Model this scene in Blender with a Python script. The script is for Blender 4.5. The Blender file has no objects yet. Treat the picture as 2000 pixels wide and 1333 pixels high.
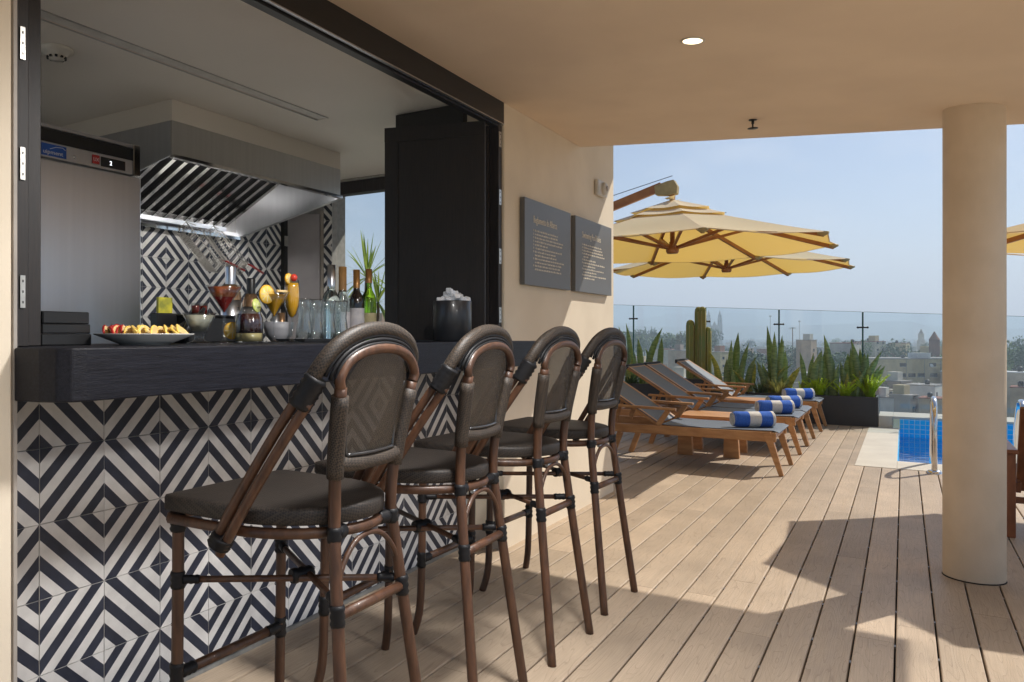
import bpy, bmesh, math, random
from mathutils import Vector, Matrix
R = math.radians
rng = random.Random(7)
scn = bpy.context.scene

# ------------------------------------------------------------------ camera
CAM = Vector((-1.479, -2.009, 1.143))
cam_d = bpy.data.cameras.new("camera"); cam = bpy.data.objects.new("camera", cam_d)
scn.collection.objects.link(cam); scn.camera = cam
cam.location = CAM; cam.rotation_euler = (R(90), 0, R(33.76 - 90))
cam_d.sensor_width = 36.0; cam_d.lens = 36.0 * 1518 / 2000
cam_d.shift_x = 0.125; cam_d.shift_y = -(666.5 - 655) / 2000
cam_d.clip_start = 0.05; cam_d.clip_end = 30000

# ------------------------------------------------------------------ sky, sun, exposure
SUN_EL = R(43.0); SUN_AZ = math.atan2(-0.492, 0.870)          # direction towards the sun
world = bpy.data.worlds.new("World"); scn.world = world; world.use_nodes = True
wn = world.node_tree; wn.nodes.clear()
def wnode(t, **k):
    n = wn.nodes.new(t)
    for a, b in k.items(): setattr(n, a, b)
    return n
sky = wnode("ShaderNodeTexSky"); sky.sky_type = 'NISHITA'; sky.sun_disc = False
sky.sun_elevation = SUN_EL; sky.sun_rotation = R(90) - SUN_AZ
sky.altitude = 1500; sky.air_density = 1.0; sky.dust_density = 2.0; sky.ozone_density = 2.0
tc = wnode("ShaderNodeTexCoord"); mp = wnode("ShaderNodeMapping"); mp.inputs["Scale"].default_value = (1.0, 1.0, 2.6)
cl = wnode("ShaderNodeTexNoise"); cl.inputs["Scale"].default_value = 4.2; cl.inputs["Detail"].default_value = 7; cl.inputs["Roughness"].default_value = 0.58
cr = wnode("ShaderNodeValToRGB"); cr.color_ramp.elements[0].position = 0.52; cr.color_ramp.elements[1].position = 0.80
cr.color_ramp.elements[0].color = (0, 0, 0, 1); cr.color_ramp.elements[1].color = (0.5, 0.5, 0.5, 1)
mixc = wnode("ShaderNodeMixRGB"); mixc.inputs[2].default_value = (9.0, 9.2, 9.6, 1)
bg = wnode("ShaderNodeBackground"); bg.inputs[1].default_value = 0.05
wo = wnode("ShaderNodeOutputWorld")
L = wn.links.new
L(tc.outputs["Generated"], mp.inputs[0]); L(mp.outputs[0], cl.inputs[0]); L(cl.outputs[0], cr.inputs[0])
L(cr.outputs[0], mixc.inputs[0]); L(sky.outputs[0], mixc.inputs[1]); L(mixc.outputs[0], bg.inputs[0]); L(bg.outputs[0], wo.inputs[0])
sun_d = bpy.data.lights.new("sun", 'SUN'); sun_d.energy = 2.3; sun_d.angle = R(0.53); sun_d.color = (1.0, 0.93, 0.82)
sun = bpy.data.objects.new("sun", sun_d); scn.collection.objects.link(sun)
to_sun = Vector((math.cos(SUN_EL) * math.cos(SUN_AZ), math.cos(SUN_EL) * math.sin(SUN_AZ), math.sin(SUN_EL)))
sun.rotation_euler = (-to_sun).to_track_quat('-Z', 'Y').to_euler(); sun.location = (12, -8, 14)
vs = scn.view_settings
vs.view_transform = 'Standard'; vs.look = 'None'; vs.gamma = 1.0; vs.exposure = 1.2
scn.display_settings.display_device = 'sRGB'
try: vs.use_curve_mapping = False
except Exception: pass
cy = scn.cycles
cy.use_denoising = True; cy.max_bounces = 8; cy.diffuse_bounces = 5; cy.glossy_bounces = 4; cy.transmission_bounces = 8
cy.transparent_max_bounces = 14; cy.volume_bounces = 1; cy.caustics_reflective = False; cy.caustics_refractive = False
cy.sample_clamp_indirect = 6.0

# ------------------------------------------------------------------ materials
MATS = {}
def newmat(name):
    m = bpy.data.materials.new(name); m.use_nodes = True; m.node_tree.nodes.clear(); MATS[name] = m
    return m, m.node_tree
def pmat(name, c1, c2=None, scale=8.0, rough=0.6, metal=0.0, bump=0.0, bscale=None, stretch=(1, 1, 1), coat=0.0,
         detail=4.0, contrast=(0.35, 0.65), vary=0.0, world_xy=False, spec=0.5, rvar=0.0, bdist=0.002):
    """general procedural surface: two tones mixed by noise, fine relief, a different offset for every object"""
    m, t = newmat(name); n = t.nodes; l = t.links.new
    out = n.new("ShaderNodeOutputMaterial"); b = n.new("ShaderNodeBsdfPrincipled"); l(b.outputs[0], out.inputs[0])
    b.inputs["Roughness"].default_value = rough; b.inputs["Metallic"].default_value = metal
    b.inputs["Specular IOR Level"].default_value = spec; b.inputs["Coat Weight"].default_value = coat
    if world_xy:
        g = n.new("ShaderNodeNewGeometry"); src = g.outputs["Position"]
    else:
        c = n.new("ShaderNodeTexCoord"); src = c.outputs["Object"]
    oi = n.new("ShaderNodeObjectInfo"); mu = n.new("ShaderNodeMath"); mu.operation = 'MULTIPLY'; mu.inputs[1].default_value = 37.0
    l(oi.outputs["Random"], mu.inputs[0])
    ad = n.new("ShaderNodeVectorMath"); ad.operation = 'ADD'; l(src, ad.inputs[0]); l(mu.outputs[0], ad.inputs[1])
    mp = n.new("ShaderNodeMapping"); mp.inputs["Scale"].default_value = stretch; l(ad.outputs[0], mp.inputs[0])
    nz = n.new("ShaderNodeTexNoise"); nz.inputs["Scale"].default_value = scale; nz.inputs["Detail"].default_value = detail; l(mp.outputs[0], nz.inputs[0])
    c2 = c2 or tuple(v * 0.8 for v in c1)
    rp = n.new("ShaderNodeValToRGB"); rp.color_ramp.elements[0].position = contrast[0]; rp.color_ramp.elements[1].position = contrast[1]
    rp.color_ramp.elements[0].color = (*c2, 1); rp.color_ramp.elements[1].color = (*c1, 1); l(nz.outputs[0], rp.inputs[0])
    col = rp.outputs[0]
    if vary:
        hs = n.new("ShaderNodeHueSaturation"); mr = n.new("ShaderNodeMapRange"); l(oi.outputs["Random"], mr.inputs[0])
        mr.inputs[3].default_value = 1 - vary; mr.inputs[4].default_value = 1 + vary
        l(mr.outputs[0], hs.inputs["Value"]); l(col, hs.inputs["Color"]); col = hs.outputs[0]
    l(col, b.inputs["Base Color"])
    if rvar:
        mr2 = n.new("ShaderNodeMapRange"); l(nz.outputs[0], mr2.inputs[0]); mr2.inputs[3].default_value = rough - rvar; mr2.inputs[4].default_value = rough + rvar
        l(mr2.outputs[0], b.inputs["Roughness"])
    if bump:
        n2 = n.new("ShaderNodeTexNoise"); n2.inputs["Scale"].default_value = bscale or scale * 6; n2.inputs["Detail"].default_value = 5; l(mp.outputs[0], n2.inputs[0])
        bp = n.new("ShaderNodeBump"); bp.inputs["Strength"].default_value = bump; bp.inputs["Distance"].default_value = bdist
        l(n2.outputs[0], bp.inputs["Height"]); l(bp.outputs[0], b.inputs["Normal"])
    return m
def weave(name, c1, c2, pitch, rough=0.55, rot=0.0, bump=0.6):
    """woven cane or mesh: two crossed wave bands make the strands"""
    m, t = newmat(name); n = t.nodes; l = t.links.new
    out = n.new("ShaderNodeOutputMaterial"); b = n.new("ShaderNodeBsdfPrincipled"); l(b.outputs[0], out.inputs[0]); b.inputs["Roughness"].default_value = rough
    c = n.new("ShaderNodeTexCoord"); mp = n.new("ShaderNodeMapping"); mp.inputs["Rotation"].default_value = (rot, rot, rot); l(c.outputs["Object"], mp.inputs[0])
    ck = n.new("ShaderNodeTexChecker"); ck.inputs["Scale"].default_value = 1.0 / pitch; l(mp.outputs[0], ck.inputs[0])
    nz = n.new("ShaderNodeTexNoise"); nz.inputs["Scale"].default_value = 90; nz.inputs["Detail"].default_value = 3; l(c.outputs["Object"], nz.inputs[0])
    nb = n.new("ShaderNodeTexNoise"); nb.inputs["Scale"].default_value = 14; l(c.outputs["Object"], nb.inputs[0])
    mx = n.new("ShaderNodeMixRGB"); mx.inputs[1].default_value = (*c1, 1); mx.inputs[2].default_value = (*c2, 1); l(ck.outputs["Fac"], mx.inputs[0])
    m2 = n.new("ShaderNodeMixRGB"); m2.blend_type = 'MULTIPLY'; m2.inputs[0].default_value = 0.75; l(mx.outputs[0], m2.inputs[1])
    rp = n.new("ShaderNodeValToRGB"); rp.color_ramp.elements[0].position = 0.3; rp.color_ramp.elements[1].position = 0.7
    rp.color_ramp.elements[0].color = (0.45, 0.45, 0.45, 1); rp.color_ramp.elements[1].color = (1.25, 1.2, 1.15, 1)
    ma = n.new("ShaderNodeMath"); ma.operation = 'ADD'; l(nz.outputs[0], ma.inputs[0]); l(nb.outputs[0], ma.inputs[1])
    mh = n.new("ShaderNodeMath"); mh.operation = 'MULTIPLY'; mh.inputs[1].default_value = 0.5; l(ma.outputs[0], mh.inputs[0])
    l(mh.outputs[0], rp.inputs[0]); l(rp.outputs[0], m2.inputs[2]); l(m2.outputs[0], b.inputs["Base Color"])
    bp = n.new("ShaderNodeBump"); bp.inputs["Strength"].default_value = bump; bp.inputs["Distance"].default_value = 0.0015
    l(ck.outputs["Fac"], bp.inputs["Height"]); l(bp.outputs[0], b.inputs["Normal"])
    return m
def seethrough(name, open_):
    t = MATS[name].node_tree; n = t.nodes; out = next(q for q in n if q.type == 'OUTPUT_MATERIAL'); b = next(q for q in n if q.type == 'BSDF_PRINCIPLED')
    tr = n.new("ShaderNodeBsdfTransparent"); mx = n.new("ShaderNodeMixShader"); mx.inputs[0].default_value = open_
    t.links.new(b.outputs[0], mx.inputs[1]); t.links.new(tr.outputs[0], mx.inputs[2]); t.links.new(mx.outputs[0], out.inputs[0])
def clearmat(name, tint, gloss=1.0, rough=0.02, ior=1.45):
    """clear sheet or vessel: lets light through, mirrors at grazing angles"""
    m, t = newmat(name); n = t.nodes; l = t.links.new
    out = n.new("ShaderNodeOutputMaterial"); tr = n.new("ShaderNodeBsdfTransparent"); tr.inputs[0].default_value = (*tint, 1)
    gl = n.new("ShaderNodeBsdfGlossy"); gl.inputs["Roughness"].default_value = rough
    fr = n.new("ShaderNodeLayerWeight"); fr.inputs[0].default_value = 0.5
    pw = n.new("ShaderNodeMath"); pw.operation = 'POWER'; pw.inputs[1].default_value = 4.0; l(fr.outputs["Facing"], pw.inputs[0])
    mu = n.new("ShaderNodeMath"); mu.operation = 'MULTIPLY_ADD'; mu.inputs[1].default_value = 0.75 * gloss; mu.inputs[2].default_value = 0.045 * gloss; l(pw.outputs[0], mu.inputs[0])
    mx = n.new("ShaderNodeMixShader"); l(mu.outputs[0], mx.inputs[0]); l(tr.outputs[0], mx.inputs[1]); l(gl.outputs[0], mx.inputs[2]); l(mx.outputs[0], out.inputs[0])
    return m
def cloth(name, col, through, thin=0.5, scale=300):
    m, t = newmat(name); n = t.nodes; l = t.links.new
    out = n.new("ShaderNodeOutputMaterial"); d = n.new("ShaderNodeBsdfDiffuse"); d.inputs[0].default_value = (*col, 1)
    c = n.new("ShaderNodeTexCoord"); nz = n.new("ShaderNodeTexNoise"); nz.inputs["Scale"].default_value = 3.0; nz.inputs["Detail"].default_value = 6; l(c.outputs["Object"], nz.inputs[0])
    rp = n.new("ShaderNodeValToRGB"); rp.color_ramp.elements[0].color = (*[v * 0.88 for v in col], 1); rp.color_ramp.elements[1].color = (*col, 1); l(nz.outputs[0], rp.inputs[0]); l(rp.outputs[0], d.inputs[0])
    tl = n.new("ShaderNodeBsdfTranslucent"); tl.inputs[0].default_value = (*through, 1)
    mx = n.new("ShaderNodeMixShader"); mx.inputs[0].default_value = thin; l(d.outputs[0], mx.inputs[1]); l(tl.outputs[0], mx.inputs[2]); l(mx.outputs[0], out.inputs[0])
    return m
def emitmat(name, col, s):
    m, t = newmat(name); n = t.nodes
    out = n.new("ShaderNodeOutputMaterial"); e = n.new("ShaderNodeEmission"); e.inputs[0].default_value = (*col, 1); e.inputs[1].default_value = s
    t.links.new(e.outputs[0], out.inputs[0]); return m
def glassmat(name, col, ior=1.45, rough=0.0):
    m, t = newmat(name); n = t.nodes
    out = n.new("ShaderNodeOutputMaterial"); b = n.new("ShaderNodeBsdfPrincipled"); b.inputs["Base Color"].default_value = (*col, 1)
    b.inputs["Transmission Weight"].default_value = 1.0; b.inputs["IOR"].default_value = ior; b.inputs["Roughness"].default_value = rough
    t.links.new(b.outputs[0], out.inputs[0]); return m

pmat("plaster", (0.84, 0.745, 0.60), (0.77, 0.675, 0.535), 3.0, 0.85, bump=0.35, bscale=140, detail=6)
pmat("plaster_soffit", (0.87, 0.72, 0.56), (0.80, 0.655, 0.505), 2.2, 0.9, bump=0.25, bscale=160, detail=6)
pmat("column_paint", (0.76, 0.63, 0.48), (0.68, 0.56, 0.42), 5.0, 0.7, bump=0.3, bscale=120)
pmat("kitchen_paint", (0.82, 0.77, 0.70), (0.78, 0.73, 0.66), 2.0, 0.35, bump=0.05, rvar=0.08)
pmat("bead", (0.42, 0.38, 0.34), None, 10, 0.5)
def deckmat():
    m, t = newmat("deck_board"); n = t.nodes; l = t.links.new
    out = n.new("ShaderNodeOutputMaterial"); b = n.new("ShaderNodeBsdfPrincipled"); l(b.outputs[0], out.inputs[0]); b.inputs["Roughness"].default_value = 0.52
    b.inputs["Specular IOR Level"].default_value = 0.35
    g = n.new("ShaderNodeNewGeometry"); oi = n.new("ShaderNodeObjectInfo"); mu = n.new("ShaderNodeMath"); mu.operation = 'MULTIPLY'; mu.inputs[1].default_value = 53.0; l(oi.outputs["Random"], mu.inputs[0])
    ad = n.new("ShaderNodeVectorMath"); ad.operation = 'ADD'; l(g.outputs["Position"], ad.inputs[0]); l(mu.outputs[0], ad.inputs[1])
    # cathedral figure: rings of a log cut flat, stretched along the board
    mp = n.new("ShaderNodeMapping"); mp.inputs["Scale"].default_value = (1.5, 13.0, 1.0); l(ad.outputs[0], mp.inputs[0])
    wv = n.new("ShaderNodeTexNoise"); wv.inputs["Scale"].default_value = 1.0; wv.inputs["Detail"].default_value = 1.6; wv.inputs["Distortion"].default_value = 0.35; l(mp.outputs[0], wv.inputs[0])
    ml = n.new("ShaderNodeMath"); ml.operation = 'MULTIPLY'; ml.inputs[1].default_value = 17.0; l(wv.outputs[0], ml.inputs[0])
    sn = n.new("ShaderNodeMath"); sn.operation = 'FRACT'; l(ml.outputs[0], sn.inputs[0])
    mp2 = n.new("ShaderNodeMapping"); mp2.inputs["Scale"].default_value = (6.0, 260.0, 1.0); l(ad.outputs[0], mp2.inputs[0])
    fn = n.new("ShaderNodeTexNoise"); fn.inputs["Scale"].default_value = 1.0; fn.inputs["Detail"].default_value = 3; l(mp2.outputs[0], fn.inputs[0])
    big = n.new("ShaderNodeTexNoise"); big.inputs["Scale"].default_value = 2.2; big.inputs["Detail"].default_value = 5; l(ad.outputs[0], big.inputs[0])
    rp = n.new("ShaderNodeValToRGB"); e = rp.color_ramp.elements
    e[0].position = 0.0; e[0].color = (0.415, 0.32, 0.234, 1); e[1].position = 1.0; e[1].color = (0.535, 0.425, 0.315, 1)
    x = rp.color_ramp.elements.new(0.16); x.color = (0.52, 0.41, 0.302, 1)
    l(sn.outputs[0], rp.inputs[0])
    m1 = n.new("ShaderNodeMixRGB"); m1.blend_type = 'MULTIPLY'; m1.inputs[0].default_value = 0.35; l(rp.outputs[0], m1.inputs[1]); l(fn.outputs[0], m1.inputs[2])
    r2 = n.new("ShaderNodeValToRGB"); r2.color_ramp.elements[0].position = 0.3; r2.color_ramp.elements[1].position = 0.7
    r2.color_ramp.elements[0].color = (0.80, 0.79, 0.78, 1); r2.color_ramp.elements[1].color = (1.08, 1.07, 1.05, 1); l(big.outputs[0], r2.inputs[0])
    m2 = n.new("ShaderNodeMixRGB"); m2.blend_type = 'MULTIPLY'; m2.inputs[0].default_value = 1.0; l(m1.outputs[0], m2.inputs[1]); l(r2.outputs[0], m2.inputs[2])
    hs = n.new("ShaderNodeHueSaturation"); mr = n.new("ShaderNodeMapRange"); mr.inputs[3].default_value = 0.96; mr.inputs[4].default_value = 1.24; l(oi.outputs["Random"], mr.inputs[0]); l(mr.outputs[0], hs.inputs["Value"]); l(m2.outputs[0], hs.inputs["Color"])
    l(hs.outputs[0], b.inputs["Base Color"])
    sm = n.new("ShaderNodeMath"); sm.operation = 'ADD'; l(sn.outputs[0], sm.inputs[0]); l(fn.outputs[0], sm.inputs[1])
    bp = n.new("ShaderNodeBump"); bp.inputs["Strength"].default_value = 0.35; bp.inputs["Distance"].default_value = 0.0012; l(sm.outputs[0], bp.inputs["Height"]); l(bp.outputs[0], b.inputs["Normal"])
    return m
deckmat()
pmat("joist", (0.012, 0.010, 0.009), None, 5, 0.9)
pmat("clip", (0.25, 0.25, 0.26), None, 20, 0.4, metal=0.8)
pmat("black_wood", (0.014, 0.015, 0.022), (0.006, 0.006, 0.009), 3.0, 0.42, bump=0.5, bscale=14, stretch=(3, 60, 60), detail=8, contrast=(0.3, 0.7), spec=0.22)
pmat("door_wood", (0.017, 0.012, 0.011), (0.008, 0.006, 0.006), 3.0, 0.5, bump=0.3, bscale=14, stretch=(60, 60, 3), detail=6)
pmat("frame_wood", (0.035, 0.030, 0.032), (0.018, 0.016, 0.018), 3.0, 0.5, bump=0.4, bscale=14, stretch=(60, 60, 3), detail=6)
pmat("header_wood", (0.020, 0.016, 0.013), (0.012, 0.010, 0.009), 3.0, 0.5, bump=0.3, bscale=14, stretch=(3, 60, 60), detail=6)
pmat("tile_white", (0.79, 0.775, 0.755), (0.66, 0.645, 0.63), 16, 0.55, bump=0.25, bscale=90, vary=0.08, detail=7)
pmat("tile_dark", (0.036, 0.042, 0.066), (0.020, 0.024, 0.042), 16, 0.5, bump=0.25, bscale=90, vary=0.2, detail=7)
pmat("grout", (0.40, 0.385, 0.36), None, 30, 0.9)
pmat("cane", (0.105, 0.045, 0.021), (0.042, 0.018, 0.009), 9.0, 0.44, bump=0.3, bscale=40, stretch=(6, 6, 1.2), coat=0.06, vary=0.15, rvar=0.08, contrast=(0.3, 0.72))
pmat("binding", (0.010, 0.010, 0.012), (0.006, 0.006, 0.007), 60, 0.5, bump=0.2, spec=0.3)
weave("weave_seat", (0.008, 0.006, 0.005), (0.038, 0.028, 0.021), 0.0052, rot=0.4)
weave("weave_back", (0.020, 0.015, 0.011), (0.115, 0.090, 0.064), 0.0046, rot=0.0)
weave("weave_frame", (0.012, 0.009, 0.006), (0.066, 0.047, 0.033), 0.0046, rot=0.78)
seethrough("weave_back", 0.34)
pmat("piping", (0.03, 0.03, 0.032), None, 20, 0.2, coat=0.4)
pmat("steel", (0.60, 0.62, 0.66), (0.57, 0.59, 0.63), 0.5, 0.3, metal=1.0, bump=0.008, bscale=5, stretch=(60, 60, 1.2))
pmat("steel_dark", (0.58, 0.57, 0.56), (0.54, 0.53, 0.52), 0.5, 0.42, metal=1.0, bump=0.008, bscale=5, stretch=(90, 90, 1.2))
pmat("chrome", (0.78, 0.78, 0.79), None, 5, 0.09, metal=1.0)
pmat("black_plastic", (0.012, 0.012, 0.013), None, 20, 0.35)
pmat("bucket_black", (0.022, 0.023, 0.027), (0.016, 0.017, 0.02), 4, 0.33, coat=0.2)
pmat("white_plastic", (0.66, 0.63, 0.57), None, 10, 0.4)
pmat("hinge_metal", (0.62, 0.60, 0.56), None, 40, 0.35, metal=0.9)
pmat("hinge_screw", (0.05, 0.05, 0.05), None, 40, 0.4, metal=0.9)
pmat("sign_grey", (0.15, 0.155, 0.162), (0.135, 0.14, 0.147), 2, 0.42, spec=0.4)
pmat("sign_ink", (0.88, 0.80, 0.66), None, 40, 0.6)
pmat("teak", (0.56, 0.30, 0.13), (0.42, 0.205, 0.082), 4.0, 0.45, bump=0.25, bscale=20, stretch=(8, 1.5, 8), detail=6, vary=0.12)
pmat("teak_dark", (0.27, 0.095, 0.034), (0.18, 0.058, 0.02), 4.0, 0.4, bump=0.2, bscale=20, stretch=(6, 6, 2), vary=0.1)
pmat("sling", (0.105, 0.140, 0.195), (0.088, 0.118, 0.168), 60, 0.6, bump=0.3, bscale=500)
pmat("sling_black", (0.02, 0.02, 0.022), None, 60, 0.7)
pmat("towel_blue", (0.06, 0.20, 0.74), (0.035, 0.13, 0.60), 120, 0.95, bump=0.9, bscale=260, bdist=0.004)
pmat("towel_white", (0.83, 0.82, 0.80), (0.72, 0.71, 0.70), 120, 0.95, bump=0.9, bscale=260, bdist=0.004)
cloth("canopy_cloth", (0.90, 0.80, 0.58), (0.96, 0.60, 0.10), 0.38)
cloth("canopy_top", (0.90, 0.80, 0.60), (0.9, 0.6, 0.16), 0.28)
pmat("parasol_wood", (0.40, 0.165, 0.055), (0.28, 0.105, 0.034), 5.0, 0.4, bump=0.1, stretch=(2, 2, 2))
pmat("parasol_boot", (0.42, 0.33, 0.16), None, 20, 0.8, bump=0.3)
pmat("planter", (0.036, 0.036, 0.040), (0.030, 0.030, 0.033), 6, 0.55, bump=0.2, bscale=90)
pmat("soil", (0.04, 0.028, 0.018), None, 20, 0.95, bump=0.8, bscale=60)
def leafmat(name, c1, c2, through, scale=7.0, stretch=(2, 2, 9), vary=0.25, thin=0.3):
    """leaf: banded blade that also lets some light through"""
    pmat(name, c1, c2, scale, 0.42, stretch=stretch, contrast=(0.38, 0.6), vary=vary, bump=0.2)
    t = MATS[name].node_tree; n = t.nodes; out = next(q for q in n if q.type == 'OUTPUT_MATERIAL'); b = next(q for q in n if q.type == 'BSDF_PRINCIPLED')
    tl = n.new("ShaderNodeBsdfTranslucent"); tl.inputs[0].default_value = (*through, 1); mx = n.new("ShaderNodeMixShader"); mx.inputs[0].default_value = thin
    t.links.new(b.outputs[0], mx.inputs[1]); t.links.new(tl.outputs[0], mx.inputs[2]); t.links.new(mx.outputs[0], out.inputs[0])
leafmat("snake_leaf", (0.30, 0.38, 0.16), (0.10, 0.17, 0.075), (0.40, 0.50, 0.12))
leafmat("snake_leaf_yellow", (0.50, 0.45, 0.08), (0.16, 0.22, 0.06), (0.6, 0.55, 0.08), stretch=(2, 2, 7))
pmat("cactus_skin", (0.15, 0.22, 0.065), (0.25, 0.22, 0.04), 3.0, 0.55, bump=0.3, bscale=60, vary=0.1)
pmat("cactus_rib", (0.46, 0.44, 0.22), None, 20, 0.6)
leafmat("fern_leaf", (0.62, 0.78, 0.06), (0.36, 0.52, 0.04), (0.85, 0.95, 0.08), 10, (1, 1, 1), 0.15, 0.5)
leafmat("grass_leaf", (0.46, 0.42, 0.15), (0.18, 0.22, 0.06), (0.5, 0.45, 0.12), 10, (1, 1, 1), 0.25, 0.35)
leafmat("dark_leaf", (0.09, 0.13, 0.07), (0.04, 0.07, 0.04), (0.12, 0.2, 0.06), 10, (1, 1, 1), 0.25, 0.3)
leafmat("palm_leaf", (0.26, 0.36, 0.09), (0.10, 0.18, 0.04), (0.4, 0.5, 0.08), 10, (1, 1, 1), 0.2, 0.4)
pmat("bark", (0.16, 0.11, 0.07), None, 10, 0.9, bump=0.5)
clearmat("rail_glass", (0.90, 0.945, 0.965), 0.7)
clearmat("window_glass", (0.95, 0.97, 0.97), 0.5)
pmat("glass_edge", (0.02, 0.10, 0.095), None, 10, 0.2)
pmat("coping", (0.62, 0.58, 0.50), (0.54, 0.50, 0.43), 2.5, 0.75, bump=0.2, bscale=60)
def poolmat():
    m, t = newmat("pool_tile"); n = t.nodes; l = t.links.new
    out = n.new("ShaderNodeOutputMaterial"); b = n.new("ShaderNodeBsdfPrincipled"); l(b.outputs[0], out.inputs[0]); b.inputs["Roughness"].default_value = 0.25
    g = n.new("ShaderNodeNewGeometry"); sp = n.new("ShaderNodeSeparateXYZ"); l(g.outputs["Position"], sp.inputs[0])
    a = n.new("ShaderNodeMath"); a.operation = 'ADD'; l(sp.outputs[0], a.inputs[0]); l(sp.outputs[1], a.inputs[1])
    cb = n.new("ShaderNodeCombineXYZ"); l(a.outputs[0], cb.inputs[0]); l(sp.outputs[2], cb.inputs[1])
    br = n.new("ShaderNodeTexBrick"); br.offset = 0.0; br.inputs["Scale"].default_value = 1.0; br.inputs["Mortar Size"].default_value = 0.0035
    br.inputs["Brick Width"].default_value = 0.055; br.inputs["Row Height"].default_value = 0.055
    br.inputs["Color1"].default_value = (0.004, 0.50, 0.98, 1); br.inputs["Color2"].default_value = (0.008, 0.56, 0.98, 1); br.inputs["Mortar"].default_value = (0.45, 0.75, 0.95, 1)
    l(cb.outputs[0], br.inputs[0]); l(br.outputs[0], b.inputs["Base Color"])
    return m
poolmat()
def watermat():
    m, t = newmat("pool_water"); n = t.nodes; l = t.links.new
    out = n.new("ShaderNodeOutputMaterial"); tr = n.new("ShaderNodeBsdfTransparent"); tr.inputs[0].default_value = (0.80, 0.95, 0.99, 1)
    gl = n.new("ShaderNodeBsdfGlossy"); gl.inputs["Roughness"].default_value = 0.03; fr = n.new("ShaderNodeFresnel"); fr.inputs[0].default_value = 1.33
    c = n.new("ShaderNodeTexCoord"); nz = n.new("ShaderNodeTexNoise"); nz.inputs["Scale"].default_value = 5; nz.inputs["Detail"].default_value = 2; l(c.outputs["Object"], nz.inputs[0])
    bp = n.new("ShaderNodeBump"); bp.inputs["Strength"].default_value = 0.12; bp.inputs["Distance"].default_value = 0.05; l(nz.outputs[0], bp.inputs["Height"])
    l(bp.outputs[0], gl.inputs["Normal"]); l(bp.outputs[0], fr.inputs["Normal"])
    mx = n.new("ShaderNodeMixShader"); l(fr.outputs[0], mx.inputs[0]); l(tr.outputs[0], mx.inputs[1]); l(gl.outputs[0], mx.inputs[2]); l(mx.outputs[0], out.inputs[0])
watermat()
glassmat("drink_glass", (0.97, 0.99, 0.99)); clearmat("thin_glass", (0.95, 0.965, 0.97), 1.5, 0.02)
pmat("ice", (0.86, 0.89, 0.93), (0.70, 0.74, 0.80), 60, 0.12, coat=0.6); clearmat("tumbler_glass", (0.93, 0.96, 0.96), 2.6, 0.02)
pmat("liquid_red", (0.30, 0.018, 0.012), None, 4, 0.15); pmat("liquid_orange", (0.42, 0.10, 0.03), None, 4, 0.2)
pmat("liquid_yellow", (0.72, 0.36, 0.012), None, 4, 0.2); pmat("liquid_cream", (0.66, 0.62, 0.47), None, 4, 0.3)
pmat("liquid_wine", (0.035, 0.004, 0.005), None, 4, 0.1); pmat("liquid_pale", (0.62, 0.50, 0.22), None, 4, 0.2)
pmat("foam", (0.72, 0.62, 0.50), None, 30, 0.8)
pmat("citrus", (0.84, 0.62, 0.16), (0.80, 0.50, 0.08), 60, 0.4); pmat("citrus_rind", (0.80, 0.42, 0.01), None, 60, 0.5, bump=0.3)
pmat("lime", (0.52, 0.60, 0.14), None, 60, 0.4); pmat("cherry", (0.62, 0.05, 0.03), None, 20, 0.2)
pmat("apple", (0.76, 0.60, 0.30), (0.66, 0.45, 0.18), 30, 0.5); pmat("apple_skin", (0.42, 0.02, 0.02), None, 20, 0.3)
pmat("porcelain", (0.72, 0.70, 0.66), None, 8, 0.2, coat=0.3)
pmat("stoneware", (0.34, 0.34, 0.36), (0.26, 0.26, 0.28), 12, 0.5)
pmat("cork", (0.42, 0.22, 0.07), None, 30, 0.6); pmat("capsule_gold", (0.45, 0.22, 0.06), None, 10, 0.3, metal=0.4)
pmat("wine_glass_dark", (0.010, 0.006, 0.006), None, 5, 0.08, coat=0.5); glassmat("bottle_green", (0.30, 0.60, 0.03)); glassmat("bottle_clear", (0.80, 0.93, 0.92))
pmat("label_paper", (0.68, 0.66, 0.66), (0.55, 0.53, 0.56), 30, 0.7); pmat("label_cream", (0.62, 0.54, 0.30), None, 30, 0.7)
pmat("amber_metal", (0.36, 0.22, 0.12), None, 10, 0.25, metal=0.7)
pmat("red_rubber", (0.36, 0.014, 0.016), None, 10, 0.4); pmat("wire", (0.40, 0.38, 0.35), None, 30, 0.45, metal=0.3)
pmat("yellow_card", (0.66, 0.58, 0.04), (0.25, 0.26, 0.04), 25, 0.5)
pmat("badge_blue", (0.02, 0.10, 0.42), None, 10, 0.3); pmat("badge_red", (0.50, 0.03, 0.03), None, 10, 0.4); pmat("print_white", (0.8, 0.8, 0.8), None, 10, 0.5)
emitmat("display_digit", (0.9, 0.95, 1.0), 1.2); emitmat("lamp_glow", (1.0, 0.80, 0.50), 1.6)
pmat("led_diffuser", (0.70, 0.68, 0.64), None, 10, 0.4); emitmat("hood_fill", (1.0, 0.97, 0.92), 36.0)
pmat("steel_slot", (0.010, 0.010, 0.009), None, 10, 0.6)
pmat("bounce_pale", (0.84, 0.83, 0.80), (0.80, 0.79, 0.76), 6, 0.5)  # pale finish meant to throw light back up to the kitchen ceiling
pmat("door_grey", (0.36, 0.34, 0.36), None, 4, 0.45)
pmat("far_ground", (0.17, 0.16, 0.135), (0.10, 0.13, 0.08), 0.02, 0.95, detail=8, world_xy=True)
pmat("hill", (0.075, 0.10, 0.065), (0.11, 0.11, 0.075), 0.002, 0.95, detail=8, world_xy=True)
HOUSE = []
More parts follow.
